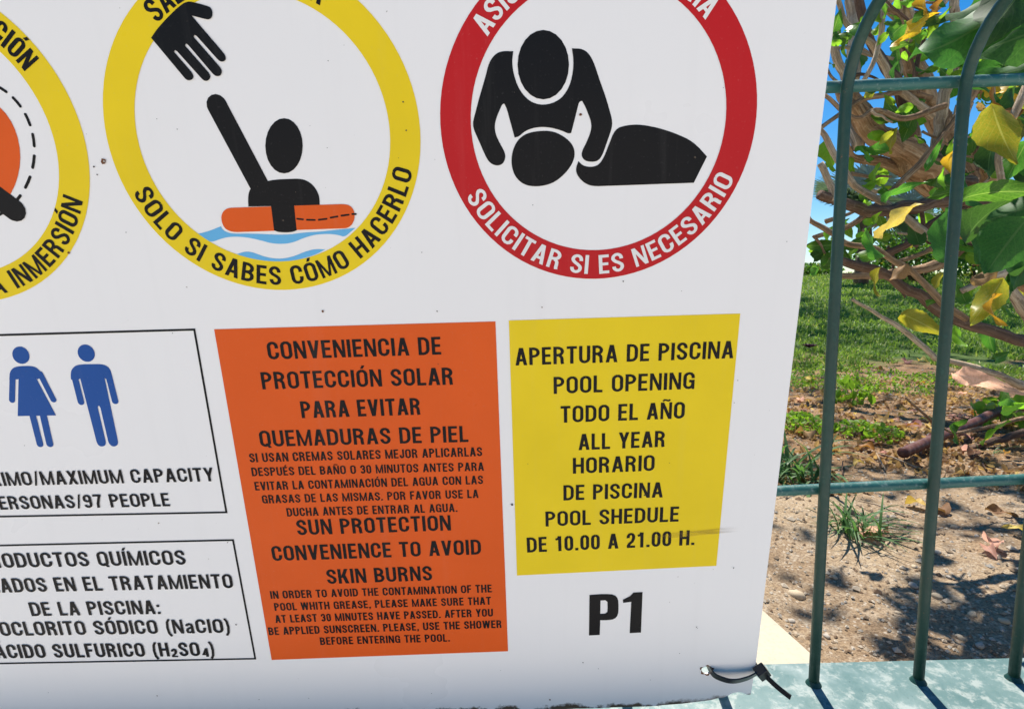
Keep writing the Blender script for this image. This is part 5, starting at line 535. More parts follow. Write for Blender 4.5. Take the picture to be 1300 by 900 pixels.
# condensed grotesque drawn from strokes: cap height 1, stem S
TH = [.15]
def glyph(ch, S):
    h = S / 2; T = TH[0]; t = T / 2                   # T: thickness of level strokes
    polys = []                                           # filled convex quads / strips
    def strip(c, wx=S, wy=T):                            # centre line, thickness blends with direction
        n_ = len(c); L, Q = [], []
        for i in range(n_):
            ax_, ay_ = c[max(i - 1, 0)]; bx2, by2 = c[min(i + 1, n_ - 1)]
            d = math.hypot(bx2 - ax_, by2 - ay_) or 1; nx_, ny_ = -(by2 - ay_) / d, (bx2 - ax_) / d
            L.append((c[i][0] + nx_ * wx / 2, c[i][1] + ny_ * wy / 2)); Q.append((c[i][0] - nx_ * wx / 2, c[i][1] - ny_ * wy / 2))
        polys.append((L, Q))
    def rect(x0, y0, x1, y1): polys.append(([(x0, y0), (x0, y1)], [(x1, y0), (x1, y1)]))
    def dg(x0, y0, x1, y1, w_=S * 1.06): polys.append(([(x0, y0), (x1, y1)], [(x0 + w_, y0), (x1 + w_, y1)]))
    def arc(cx, cy, rx, ry, a0, a1, n_=6): return [(cx + rx * math.cos(R(a0 + (a1 - a0) * i / n_)), cy + ry * math.sin(R(a0 + (a1 - a0) * i / n_))) for i in range(n_ + 1)]
    W_ = .50; lo, hi = t, 1 - t
    def bowl(x0, y0, y1, xr, ry):                         # D-shaped bowl open to the left
        rx = min((xr - h - x0) * .95, .22); ry = min(ry, (y1 - y0) / 2 - t)
        c = [(x0, y1 - t)] + arc(xr - h - rx, y1 - t - ry, rx, ry, 90, 0) + arc(xr - h - rx, y0 + t + ry, rx, ry, 0, -90) + [(x0, y0 + t)]
        strip(c)
    def ov(x0, x1, y0, y1, a0=90, a1=450):                # upright rounded oval
        rx = (x1 - x0) / 2 - h; ry = min(.20, (y1 - y0) / 2 - t); cx = (x0 + x1) / 2
        full = arc(cx, y1 - t - ry, rx, ry, 90, 180) + arc(cx, y0 + t + ry, rx, ry, 180, 270) + arc(cx, y0 + t + ry, rx, ry, 270, 360) + arc(cx, y1 - t - ry, rx, ry, 0, 90)
        return full
    acc = None
    if ch in 'ÁÉÍÓ': acc = 'acute'; ch = dict(zip('ÁÉÍÓ', 'AEIO'))[ch]
    if ch == 'Ñ': acc = 'tilde'; ch = 'N'
    if ch == ' ': return [], .23
    if ch == 'A':
        W_ = .56; m_ = S * 1.04; dg(0, 0, W_ / 2 - S * .62, 1, m_); dg(W_ - m_, 0, W_ / 2 + S * .62 - m_, 1, m_); rect(.12, .22, W_ - .12, .22 + T)
    elif ch == 'B': rect(0, 0, S, 1); bowl(S * .5, .5 - t, 1, .49, .2); bowl(S * .5, 0, .5 + t, .52, .2); W_ = .52
    elif ch == 'C': W_ = .52; f = ov(0, W_, 0, 1); rx = W_ / 2 - h; strip([(W_ - h, .62)] + arc(W_ / 2, hi - .20, rx, .20, 0, 90) + arc(W_ / 2, hi - .20, rx, .20, 90, 180)[1:] + arc(W_ / 2, lo + .20, rx, .20, 180, 360) + [(W_ - h, .38)])
    elif ch == 'D': rect(0, 0, S, 1); bowl(S * .5, 0, 1, .53, .26); W_ = .53
    elif ch == 'E': rect(0, 0, S, 1); rect(S * .9, 0, .43, T); rect(S * .9, 1 - T, .43, 1); rect(S * .9, .5 - t + .01, .40, .5 + t + .01); W_ = .44
    elif ch == 'F': rect(0, 0, S, 1); rect(S * .9, 1 - T, .42, 1); rect(S * .9, .5 - t, .38, .5 + t); W_ = .42
    elif ch == 'G':
        W_ = .53; rx = W_ / 2 - h; strip([(W_ - h, .64)] + arc(W_ / 2, hi - .20, rx, .20, 0, 180) + arc(W_ / 2, lo + .20, rx, .20, 180, 360) + [(W_ - h, .40)])
        rect(W_ / 2 + .01, .54 - T, W_, .54); rect(W_ - S * .75, 0, W_, .45)
    elif ch == 'H': W_ = .54; rect(0, 0, S, 1); rect(W_ - S, 0, W_, 1); rect(S * .9, .5 - t, W_ - S * .9, .5 + t)
    elif ch == 'I': W_ = S; rect(0, 0, S, 1)
    elif ch == 'J': W_ = .44; rx = W_ / 2 - h; strip([(W_ - h, 1), (W_ - h, .5)] + arc(W_ / 2, lo + .22, rx, .22, 0, -180) + [(h, .36)])
    elif ch == 'K': W_ = .55; rect(0, 0, S, 1); dg(S * .8, .40, W_ - S * 1.25, 1, S * 1.2); dg(W_ - S * 1.2, 0, S * 1.15, .62, S * 1.2)
    elif ch == 'L': rect(0, 0, S, 1); rect(S * .9, 0, .42, T); W_ = .42
    elif ch == 'M': W_ = .70; rect(0, 0, S * .84, 1); rect(W_ - S * .84, 0, W_, 1); dg(W_ / 2 - S * .36, 0, S * .1, 1, S * .72); dg(W_ / 2 - S * .36, 0, W_ - S * .82, 1, S * .72)
    elif ch == 'N': W_ = .55; rect(0, 0, S * .86, 1); rect(W_ - S * .86, 0, W_, 1); dg(W_ - S * 1.02, 0, 0, 1, S * 1.02)
    elif ch in 'O0': W_ = .53 if ch == 'O' else .47; strip(ov(0, W_, 0, 1))
    elif ch == 'P': rect(0, 0, S, 1); bowl(S * .5, .42, 1, .50, .22); W_ = .50
    elif ch == 'Q': W_ = .53; strip(ov(0, W_, 0, 1)); dg(W_ - S * .9, -.07, W_ / 2 - .01, .20, S * .95)
    elif ch == 'R': rect(0, 0, S, 1); bowl(S * .5, .44, 1, .50, .2); strip([(.26, .47), (.34, .45), (.39, .38), (.405, .28), (.41, .1), (.435, 0)], S * .98, T); W_ = .53
    elif ch == 'S':
        W_ = .50; rx = W_ / 2 - h
        strip([(W_ - h, .67)] + arc(W_ / 2, hi - .20, rx, .20, 0, 185, 9) + [(h + .02, .66), (.16, .575), (.30, .475), (W_ - h - .02, .37)] + arc(W_ / 2, lo + .20, rx, .20, 5, -188, 10))
    elif ch == 'T': W_ = .48; rect(0, 1 - T, W_, 1); rect(W_ / 2 - h, 0, W_ / 2 + h, 1 - T * .9)
    elif ch == 'U': W_ = .53; rx = W_ / 2 - h; strip([(h, 1), (h, .5)] + arc(W_ / 2, lo + .20, rx, .20, 180, 360, 10) + [(W_ - h, .5), (W_ - h, 1)])
    elif ch == 'V': W_ = .54; dg(W_ / 2 - S * .55, 0, 0, 1, S * 1.02); dg(W_ / 2 - S * .47, 0, W_ - S * 1.02, 1, S * 1.02)
    elif ch == 'W': W_ = .80; q = .2; dg(.17 - S * .2, 0, 0, 1, S); dg(.17 - S * .2, 0, .4 - h, 1, S); dg(.63 - S * .8, 0, .4 - h, 1, S); dg(.63 - S * .8, 0, W_ - S, 1, S)
    elif ch == 'X': W_ = .54; dg(0, 0, W_ - S * 1.1, 1, S * 1.1); dg(W_ - S * 1.1, 0, 0, 1, S * 1.1)
    elif ch == 'Y': W_ = .53; rect(W_ / 2 - h, 0, W_ / 2 + h, .45); dg(W_ / 2 - h, .40, 0, 1, S * 1.05); dg(W_ / 2 - h, .40, W_ - S * 1.05, 1, S * 1.05)
    elif ch == 'Z': W_ = .47; rect(0, 1 - T, W_, 1); rect(0, 0, W_, T); dg(0, T * .9, W_ - S * 1.2, 1 - T * .9, S * 1.2)
    elif ch == '1': W_ = .40; rect(.17, 0, .17 + S, 1); strip([(.03, .79), (.13, .81), (.19, .88), (.225, 1)], T, T * .9)
    elif ch == '2': W_ = .46; rx = W_ / 2 - h; strip([(h, .66)] + arc(W_ / 2, hi - .20, rx, .20, 180, 0, 9) + [(W_ - h - .01, .60), (.30, .42), (.16, .28), (.10, .16), (.09, .05)]); rect(.02, 0, W_, T)
    elif ch == '3': W_ = .46; rx = W_ / 2 - h; strip([(h, .68)] + arc(W_ / 2, hi - .19, rx, .19, 180, 0, 8) + [(W_ - h - .02, .60), (.30, .535), (.18, .52)]); strip([(.18, .52), (.31, .51), (W_ - h - .01, .44)] + arc(W_ / 2, lo + .20, rx, .20, 0, -175, 8))
    elif ch == '4': W_ = .48; rect(.27, 0, .27 + S, 1); rect(0, .2, W_, .2 + T); dg(0, .24, .27, 1, S * .9)
    elif ch == '7': W_ = .46; rect(0, 1 - T, W_, 1); strip([(W_ - h, 1 - T * .6), (.30, .62), (.22, .32), (.20, 0)])
    elif ch == '9': W_ = .47; rx = W_ / 2 - h; strip(arc(W_ / 2, hi - .2, rx, .2, 0, 180, 8) + [(h, .60)] + arc(W_ / 2, .42 + t + .12, rx, .12, 180, 360, 7)); strip([(W_ - h, .74), (W_ - h, .5)] + arc(W_ / 2, lo + .2, rx, .2, 0, -170, 8))
    elif ch == '(': W_ = .25; strip([(.23, 1.04), (.12, .82), (.085, .42), (.12, .02), (.23, -.2)], S * .85, T * .8)
    elif ch == ')': W_ = .25; strip([(.02, 1.04), (.13, .82), (.165, .42), (.13, .02), (.02, -.2)], S * .85, T * .8)
    elif ch == '/': W_ = .30; dg(0, -.03, .30 - S * .7, 1.03, S * .7)
    elif ch == ':': W_ = S * 1.05; rect(0, 0, S, S); rect(0, .52, S, .52 + S)
    elif ch == '.': W_ = S * 1.05; rect(0, 0, S, S * .95)
    elif ch == ',': W_ = S * 1.05; rect(0, 0, S, S * .9); dg(0, -.14, S * .45, .02, S * .5)
    elif ch == 'a':
        W_ = .44; strip([(h + .01, .52), (.10, .62), (.21, .665), (.32, .63), (W_ - h - .01, .52), (W_ - h - .01, .12), (W_ - h + .02, 0)], S * .95, T); strip([(W_ - h, .43), (.22, .38), (.10, .30), (h, .19), (.10, .08), (.20, .06), (W_ - h, .14)], S * .9, T * .9)
    elif ch == 'l': W_ = S; rect(0, 0, S, 1)
    elif ch in '₂₄':
        g, w_ = glyph('2' if ch == '₂' else '4', S * 1.25)
        return [([(x * .72, y * .62 - .06) for x, y in L], [(x * .72, y * .62 - .06) for x, y in Q]) for L, Q in g], w_ * .72
    if acc == 'acute': dg(W_ / 2 - .05, 1.06, W_ / 2 + .03, 1.24, S * .85)
    if acc == 'tilde': strip([(W_ / 2 - .17, 1.08), (W_ / 2 - .10, 1.16), (W_ / 2, 1.13), (W_ / 2 + .10, 1.10), (W_ / 2 + .17, 1.17)], T * .7, T * .7)
    return polys, W_
GAP = .105
def advance(s, S): return sum((glyph(c, S)[1] + GAP for c in s)) - GAP if s else 0
def emit(V, F, polys, fn, z):
    for L, Q in polys:
        z += 5e-6; b0 = len(V); n_ = len(L)
        pl = [fn(*p) for p in L]; ql = [fn(*p) for p in Q]
        V += [(p[0], p[1], z) for p in pl] + [(p[0], p[1], z) for p in ql]
        for i in range(n_ - 1):
            a, b, c, d = pl[i], pl[i + 1], ql[i + 1], ql[i]
            ar = (b[0] - a[0]) * (c[1] - a[1]) - (b[1] - a[1]) * (c[0] - a[0]) + (c[0] - a[0]) * (d[1] - a[1]) - (c[1] - a[1]) * (d[0] - a[0])
            q = (b0 + i, b0 + i + 1, b0 + n_ + i + 1, b0 + n_ + i); F.append(q if ar > 0 else q[::-1])
def text_line(pre, s, p0, p1, hh, m, parent, z=.0006, wt=.185):
    S = .18; p0, p1 = Vector(p0), Vector(p1); d = p1 - p0; hh *= 1.045; TH[0] = .145
    for _ in range(4): nat = advance(s, S); k = d.length / nat; S = min(.27, wt * hh / k)
    d.normalize(); q = Vector((-d.y, d.x))
    V, F = [], []; x = -(advance(pre, S) + GAP) if pre else 0
    for c in pre + s:
        g, w_ = glyph(c, S)
        emit(V, F, g, lambda gx, gy, x=x: tuple(p0 + d * (x + gx) * k + q * gy * hh), z); x += w_ + GAP
    return obj('text_line', pymesh('text_line', V, F), m, parent)
def text_arc(ring_, s, a0, a1, top, m, parent, hh, rb, z=.0006, S=.165):
    V, F = [], []; x = 0; TH[0] = .15
    cx, cy = ring_[0], ring_[1]; arc_len = R(abs(a1 - a0)) * (rb + (hh / 2 if top else -hh / 2))
    for _ in range(4):
        nat = advance(s, S); first, last = glyph(s[0], S)[1] / 2, glyph(s[-1], S)[1] / 2; span = nat - first - last; k = arc_len / span; S = min(.27, .19 * hh / k)
    for c in s:
        g, w_ = glyph(c, S); t = (x + w_ / 2 - first) / span; a = R(a0 + (a1 - a0) * t)
        er = Vector((math.cos(a), math.sin(a))); et = Vector((math.sin(a), -math.cos(a))) if top else Vector((-math.sin(a), math.cos(a)))
        u_ = er if top else -er; base = Vector((cx, cy)) + er * rb
        emit(V, F, g, lambda gx, gy: tuple(base + et * (gx - w_ / 2) * k + u_ * gy * hh), z); x += w_ + GAP
    return obj('lettering', pymesh('lettering', V, F), m, parent)
def ring_part(name, c, rin, m):
    cx, cy, r_ = c; V, F = [], []; n_ = 96
    for k in range(n_):
        a = 2 * math.pi * k / n_
        V += [(cx + r_ * math.cos(a), cy + r_ * math.sin(a), .0003), (cx + rin * math.cos(a), cy + rin * math.sin(a), .0003)]
    for k in range(n_): j = (k + 1) % n_; F.append((2 * k + 1, 2 * k, 2 * j, 2 * j + 1))
    return obj(name, pymesh(name, V, F), m, board)
RIN = .0232
rings = {}
for k, c, m, lm in (('A', RING_A, 'yellow', 'black'), ('B', RING_B, 'yellow', 'black'), ('C', RING_C, 'red', 'white_print')):
    rings[k] = (ring_part(m + '_ring', c, c[2] - RIN, M[m]), c, M[lm])
for k, s, a0, a1, top in ARCS:
    rg, c, lm = rings[k]; hh = .0152
    text_arc(c, s, a0, a1, top, lm, rg, hh, c[2] - RIN / 2 - (hh / 2 if top else -hh / 2), S=.178)
P_ = {k: sharpen(v) for k, v in PIC.items()}
for k in ('P', 'P_hole', 'one', 'w_dress'): P_[k] = PIC[k] if k != 'P' else sharpen(PIC[k], 1)
Z1, Z2, Z3 = .0003, .00045, .0006
shape('hand_pictogram', [P_['hand']], Z3, M['black'], board)
sw = shape('swimmer_pictogram', [P_['swim_body']], Z1, M['black'], board)
shape('head', [PIC['swim_head']], Z1, M['black'], sw)
strokes_mesh('raised_arm', ST['raised_arm'], Z1 + 2e-5, M['black'], sw)
fl = shape('float_pictogram', [P_['float']], Z2, M['orange'], board)
shape('arm_over_float', [P_['float_arm']], Z3, M['black'], fl)
[strokes_mesh('dash', [q], Z3, M['black'], fl) for q in ST['rope']]
wv = shape('wave_pictogram', [P_['wave1']], Z1 - 5e-5, M['sky_blue'], board)
shape('lower_wave', [P_['wave2']], Z1 - 5e-5, M['sky_blue'], wv)
rc = shape('rescuer_pictogram', [P_['rescuer']], Z1, M['black'], board)
shape('head', [PIC['rescuer_head']], Z1, M['black'], rc)
ly = shape('casualty_pictogram', [P_['lying_body']], Z1, M['black'], board)
shape('head', [P_['lying_head']], Z1, M['black'], ly)
dv = shape('diver_pictogram', [ST['disc']], Z1, M['orange'], board)
strokes_mesh('limb', ST['diver_limb'], Z2, M['black'], dv)
[strokes_mesh('dash', [q], Z1, M['black'], dv) for q in ST['dashes']]
wo = shape('woman_pictogram', [P_['w_top']], Z1, M['blue'], board)
shape('dress', [P_['w_dress']], Z1 + 3e-5, M['blue'], wo); shape('head', [PIC['w_head']], Z1, M['blue'], wo)
[strokes_mesh('arm', [q], Z1 + 6e-5, M['blue'], wo) for q in ST['w_limbs']]; [strokes_mesh('leg', [q], Z1 + 6e-5, M['blue'], wo) for q in ST['w_legs']]
mn = shape('man_pictogram', [P_['m_top']], Z1, M['blue'], board)
shape('trunk_and_legs', [P_['m_legs']], Z1 + 3e-5, M['blue'], mn); shape('head', [PIC['m_head']], Z1, M['blue'], mn)
[strokes_mesh('arm', [q], Z1 + 6e-5, M['blue'], mn) for q in ST['m_limbs']]
p1 = shape('letter_p', [P_['P'], PIC['P_hole']], Z1, M['black'], board); shape('digit_one', [PIC['one']], Z1, M['black'], board)
panels = {k: shape(k + '_panel', [q], Z1, M[k], board) for k, q in QUADS.items()}
for i, q in enumerate(BOXES):
    tr, tl, bl, b_r = [Vector(v) for v in q]; t_ = .0009
    dt = (tl - tr).normalized(); db = (bl - b_r).normalized()
    tl = tr + dt * ((tr.x + .575) / -dt.x); bl = b_r + db * ((b_r.x + .575) / -db.x)
    o = [tl, tr, b_r, bl]; cen = sum(o, Vector((0, 0))) / 4
    inn = [Vector((v.x - math.copysign(2 * t_, v.x - cen.x), v.y - math.copysign(2 * t_, v.y - cen.y))) for v in o]
    V = [(v.x, v.y, Z1) for v in o + inn]
    panels['box%d' % (i + 1)] = obj('outlined_panel', pymesh('outlined_panel', V, [(k, (k + 1) % 4, (k + 1) % 4 + 4, k + 4)[::-1] for k in range(4)]), M['black'], board)
for k, pre, s, a, b, hh in TEXT:
    text_line(pre, s, a, b, hh, M['black'], panels[k], Z3, .168 if hh < .0075 else .182)
# fly specks, a rust spot and a greasy smear: marks on the print
def blob(name, c, r_, m, z=.0007, sx=1, n_=9):
    ph = rnd.random() * 6
    return shape(name, [[(c[0] + r_ * sx * math.cos(a) * (1 + .25 * math.sin(2 * a + ph)), c[1] + r_ * math.sin(a) * (1 + .2 * math.cos(3 * a + ph))) for a in [2 * math.pi * q / n_ for q in range(n_)]]], z, m, board)
for i, c in enumerate(SPOTS):
    if i == 0: blob('rust_spot', c, .0021, M['rust']); blob('rust_spot', (c[0] + .0006, c[1]), .0008, M['raw'], .0009)
    else: blob('speck', c, rnd.uniform(.0005, .0011), M['speck'] if i % 3 else M['rust'])
for _ in range(70): blob('speck', (rnd.uniform(U0, U1), rnd.uniform(V0, V1)), rnd.uniform(.00018, .00045), M['speck'], n_=6)
s0, s3 = SMEAR[0], SMEAR[-1]
smv = [Vector(p) for p in SMEAR]; V = []; F = []
for i, p in enumerate(smv): V += [(p.x, p.y + .0028, .0008), (p.x, p.y - .0028, .0008)]
for i in range(len(smv) - 1): F.append((2 * i + 1, 2 * i + 3, 2 * i + 2, 2 * i))
obj('greasy_smear', pymesh('greasy_smear', V, F), M['smear'], board)
# rust-lined rim of the tie hole
V, F = [], []
for k in range(20):
    x, y = hole[k]; dx, dy = x - hc[0], y - hc[1]; s_ = 1.22 + .22 * math.sin(k * 1.7)
    V += [(x, y, .0002), (hc[0] + dx * s_, hc[1] + dy * s_ - .0004, .0002)]
for k in range(20): j = (k + 1) % 20; F.append((2 * k, 2 * k + 1, 2 * j + 1, 2 * j))
obj('hole_rim', pymesh('hole_rim', V, F), M['rust'], board)

# ---------------------------------------------------------------- cable tie
hp = SM @ Vector((hc[0] + .003, hc[1] + .001, 0))
tie = empty('cable_tie', hp); tag(tie, 'black plastic cable tie looped through the corner hole of the white board', 'cable tie')
def tpart(name, me, parent=tie):
    o = obj(name, me, M['tie'], parent)
    if parent is tie: o.matrix_parent_inverse = Matrix.Translation(-tie.location)
    return o
def band(name, pts, wd, nd, th=.0011):
    V, F = [], []; n_ = len(pts)
    for i, p in enumerate(pts):
        t_ = (pts[min(i + 1, n_ - 1)] - pts[max(i - 1, 0)]).normalized(); wv_ = (Vector(nd[i]) - t_ * t_.dot(Vector(nd[i]))).normalized(); q = t_.cross(wv_)
        V += [p + wv_ * wd / 2 + q * th / 2, p - wv_ * wd / 2 + q * th / 2, p - wv_ * wd / 2 - q * th / 2, p + wv_ * wd / 2 - q * th / 2]
    for i in range(n_ - 1):
        for k in range(4): a = i * 4 + k; b = i * 4 + (k + 1) % 4; F.append((a, b, b + 4, a + 4))
    F += [(0, 1, 2, 3), tuple(range(4 * n_ - 4, 4 * n_))[::-1]]
    return pymesh(name, V, F)
uvw = lambda u, v, n_: SM @ Vector((u, v, n_))
hx, hy = hc; ex = U1
c_ = catmull([uvw(hx + .0035, hy + .0005, -.012), uvw(hx + .0035, hy + .0010, .002), uvw(hx + .008, hy - .0012, .0075), uvw(hx + .022, hy - .0035, .011), uvw(hx + .038, hy - .0025, .009), uvw(ex + .0010, hy + .0002, .005)], 7)
tpart('strap', band('strap', c_, .0074, [sv + sn * .35] * len(c_), .0014))
head = uvw(ex + .0048, hy + .0003, .0045)
bm = bmesh.new(); box(bm, -.0058, .0058, -.0050, .0050, -.0062, .0062, .0011)
hd = tpart('clasp', bm); hd.matrix_basis = Matrix.Translation(head) @ Matrix.Rotation(R(-38), 4, 'Y') @ Matrix.Rotation(R(20), 4, 'X'); 
tl0, tl1 = head + Vector((.002, -.001, -.002)), up(W['tail'][1])
c_ = [tl0 + (tl1 - tl0) * t / 6 + Vector((0, 0, -.0012 * math.sin(math.pi * t / 6))) for t in range(7)]
tpart('tail', band('tail', c_, .0056, [Vector((.3, -.45, .85))] * 7))
c_ = catmull([uvw(hx + .0035, hy + .0005, -.012), uvw(hx + .012, hy - .001, -.026), uvw(hx + .030, hy - .004, -.029), uvw(ex + .002, hy - .004, -.016), uvw(ex + .004, hy - .001, .001)], 5)
tpart('back_strap', band('back_strap', c_, .0046, [sv] * len(c_)))

# ---------------------------------------------------------------- leaves
def leaf_mesh(seed, wid, fold=.25, curl=.3, wave=.05):
    r_ = random.Random(seed); nl, nw = 14, 4; V, U, F = [], [], []
    for i in range(nl + 1):
        t = i / nl; wd = wid * (math.sin(math.pi * min(1, t ** .72)) ** .8) * (1 - .25 * t) if 0 < t < 1 else .004
        for j in range(-nw // 2, nw // 2 + 1):
            s = j / (nw / 2); y = s * wd / 2 * (1 + (.035 * ((i % 2) * 2 - 1) if abs(s) == 1 else 0))
            z = fold * abs(y) - curl * (t - .3) ** 2 * .8 + wave * math.sin(t * 9 + seed + s * 2) * abs(s)
            V.append((t, y, z)); U.append((t, .5 + s / 2))
    k = nw + 1
    for i in range(nl):
        for j in range(nw): a = i * k + j; F.append((a, a + 1, a + k + 1, a + k))
    return pymesh('leaf', V, F, True, U)
WIDS = [.24, .36, .48, .6, .75, .88]
LV = {}
def get_leaf(wd, colour, variant):
    wi = min(range(6), key=lambda i: abs(WIDS[i] - wd)); key = (wi, colour, variant)
    if key not in LV:
        dry = colour in ('withered', 'brown', 'pale', 'yellow', 'orange')
        me = leaf_mesh(wi * 7 + variant * 3, WIDS[wi], .5 if dry else .42, (.9, .5, 1.2)[variant] if dry else (.35, .7, .15)[variant], .12 if dry else .07)
        me.materials.append(LM[colour]); LV[key] = me
    return LV[key]
tree = empty('hibiscus_tree', up((2.6, 1.75, -.6)))
tag(tree, 'spreading garden tree with tan twisted branches and green and yellowing leaves behind the fence', 'tree')
def trpart(o): o.parent = tree; o.matrix_parent_inverse = Matrix.Translation(-tree.location); return o
def place_leaf(pos, L, adeg, wd, colour, tilt, parent_fn, name='leaf'):
    v = get_leaf(wd, colour, rnd.randrange(3)); o = bpy.data.objects.new(name, v); COL.objects.link(o)
    a = R(adeg); tl = R(tilt if tilt is not None else rnd.uniform(-50, 50)); dip = R(rnd.uniform(-30, 30) * (.4 if tilt is not None else 1))
    right = Vector((1, 0, 0)); upv = Vector((0, .12, .99)).normalized(); back = right.cross(upv)   # back = toward the viewer
    xd = (right * math.cos(a) + upv * math.sin(a)) * math.cos(dip) + back * math.sin(dip) * -1
    xd.normalize(); zd = (back * -1 - xd * xd.dot(back * -1)).normalized()
    zd = Matrix.Rotation(tl, 3, xd) @ zd; yd = zd.cross(xd)
    m3 = Matrix((xd, yd, zd)).transposed()
    mw = Matrix.Translation(pos - xd * L * .5) @ m3.to_4x4() @ Matrix.Scale(L, 4)
    parent_fn(o, mw); return o
def in_tree(o, mw): o.parent = tree; o.matrix_parent_inverse = Matrix.Translation(-tree.location); o.matrix_basis = mw
for pos, L, a, wd, colour, tilt in W['leaves']:
    place_leaf(up(pos), L, a, wd, colour, tilt, in_tree)
for i, (pts, r0, r1) in enumerate(W['branches']):
    c = catmull([up(p) for p in pts], 14 if r1 > .02 else 6); n_ = len(c)
    for q in range(n_): c[q] = c[q] + Vector((noise.noise(c[q] * 22), noise.noise(c[q] * 22 + Vector((9, 0, 0))), noise.noise(c[q] * 22 + Vector((0, 9, 0))))) * min(r0, r1) * (.4 if r1 > .02 else .9)
    rad = [(.74 if r1 > .02 else .95) * (r0 + (r1 - r0) * q / (n_ - 1)) for q in range(n_)]
    m = M['bark'] if max(r0, r1) > .02 else (M['bark_pale'], M['bark'], M['bark_dark'], M['bark_pale'])[i % 4]
    V, F, U = tube_data(c, rad, 28 if r1 > .02 else 9, .34, i * 3.1, r1 > .02)
    trpart(obj('branch', pymesh('branch', V, F, True, U), m))
# the trunk stands to the right and its limbs carry the crown overhead
def limb(name, pts, r0, r1, m=M['bark']):
    c = catmull([up(p) for p in pts], 7); n_ = len(c)
    V, F, U = tube_data(c, [r0 + (r1 - r0) * q / (n_ - 1) for q in range(n_)], 14, .45, r0 * 99)
    trpart(obj(name, pymesh(name, V, F, True, U), m))
limb('trunk', [(2.6, 1.75, -.66), (2.45, 1.7, -.3), (2.2, 1.65, .1), (2.3, 1.8, .6), (2.6, 2.3, 1.3)], .13, .07)
limb('limb', [(2.3, 1.7, .0), (1.9, 1.6, .1), (1.55, 1.55, .2), (1.45, 1.5, .45)], .05, .03)
limb('limb', [(2.6, 2.3, 1.3), (2.3, 3.0, 1.9), (2.0, 3.9, 2.5), (1.4, 4.6, 2.9)], .07, .02)
limb('limb', [(2.6, 2.3, 1.3), (3.0, 3.2, 2.1), (3.3, 4.4, 3.0), (3.5, 5.5, 3.9)], .07, .02)
limb('limb', [(2.5, 2.2, 1.2), (1.9, 2.3, 1.7), (1.2, 2.6, 2.0)], .05, .015)
def leaf_cloud(name, n_, fn, size, m, seed, asp=.55):
    rr = np.random.default_rng(seed); P = []
    while len(P) < n_:
        p = fn(rr)
        if p is not None: P.append(p)
    P = np.array(P); n_ = len(P)
    d = rr.normal(size=(n_, 3)); d /= np.linalg.norm(d, axis=1)[:, None]
    q = rr.normal(size=(n_, 3)); q -= d * (q * d).sum(1)[:, None]; q /= np.linalg.norm(q, axis=1)[:, None]
    n3 = np.cross(d, q); s = size * rr.uniform(.6, 1.25, size=(n_, 1))
    prof = [(-.5, 0, 0), (-.2, .42, .05), (.2, .40, .04), (.5, 0, -.06), (.2, -.40, .04), (-.2, -.42, .05)]
    V = np.stack([P + d * s * a + q * s * b * asp * 1.1 + n3 * s * c for a, b, c in prof], 1).reshape(-1, 3)
    F = [(6 * i, 6 * i + 1, 6 * i + 2, 6 * i + 3) for i in range(n_)] + [(6 * i, 6 * i + 3, 6 * i + 4, 6 * i + 5) for i in range(n_)]
    me = bpy.data.meshes.new(name); me.from_pydata(V.tolist(), [], F); me.update()
    return obj(name, me, m)
TAN = math.tan(R(SUN_EL))
def canopy(rr):
    xg = rr.uniform(.25, 5.0); yg = .75 + 4.4 * rr.random() ** 1.5
    if yg < 1.25 and xg < .54: return None
    nz = noise.noise(Vector((xg * 3.1, yg * 3.1, 4))) + .9 * noise.noise(Vector((xg * 8, yg * 8, 7)))
    side = xg / yg
    keep = .60 + 2.2 * nz + 1.5 * (side - .74) * (1 if yg < 1.9 else .25) + (.10 if 1.7 < yg < 3.4 else -.05)
    if rr.random() > keep: return None
    ht = 1.3 + yg + rr.uniform(0, 1.3)          # height above the bed
    y = yg + ht / TAN
    zmin = .53 * y + .22 + .6
    if ht < zmin: ht = zmin + rr.uniform(0, .5); y = yg + ht / TAN; ht = max(ht, .53 * y + .75)
    return (xg + math.tan(R(4)) * (y - yg), y, ht - .6 + H)
cf = leaf_cloud('foliage', 11000, canopy, .075, M['foliage'], 4); trpart(cf); cf['kind'] = 'stuff'

# ---------------------------------------------------------------- lawn
rr = np.random.default_rng(3)
def blades(name, P, hgt, wd, m, lean=.5, seed=1, **k):
    rr = np.random.default_rng(seed); n_ = len(P); P = np.array(P)
    a = rr.uniform(0, 2 * math.pi, n_); hh = hgt * rr.uniform(.5, 1.3, n_); w2 = wd * rr.uniform(.7, 1.3, n_) / 2; ln = rr.normal(0, lean, (n_, 2))
    dx, dy = np.cos(a) * w2, np.sin(a) * w2
    b0 = P + np.stack([dx, dy, np.zeros(n_)], 1); b1 = P - np.stack([dx, dy, np.zeros(n_)], 1)
    mid = P + np.stack([ln[:, 0] * hh * .35, ln[:, 1] * hh * .35, hh * .6], 1); tip = P + np.stack([ln[:, 0] * hh, ln[:, 1] * hh, hh * .95], 1)
    m0 = mid + np.stack([dx, dy, 0 * dx], 1) * .8; m1 = mid - np.stack([dx, dy, 0 * dx], 1) * .8
    V = np.stack([b0, b1, m1, m0, tip], 1).reshape(-1, 3)
    F = [(5 * i, 5 * i + 1, 5 * i + 2, 5 * i + 3) for i in range(n_)] + [(5 * i + 3, 5 * i + 2, 5 * i + 4) for i in range(n_)]
    me = bpy.data.meshes.new(name); me.from_pydata(V.tolist(), [], F); me.update()
    return obj(name, me, m, **k)
P = []; Hh = []; Wd = []
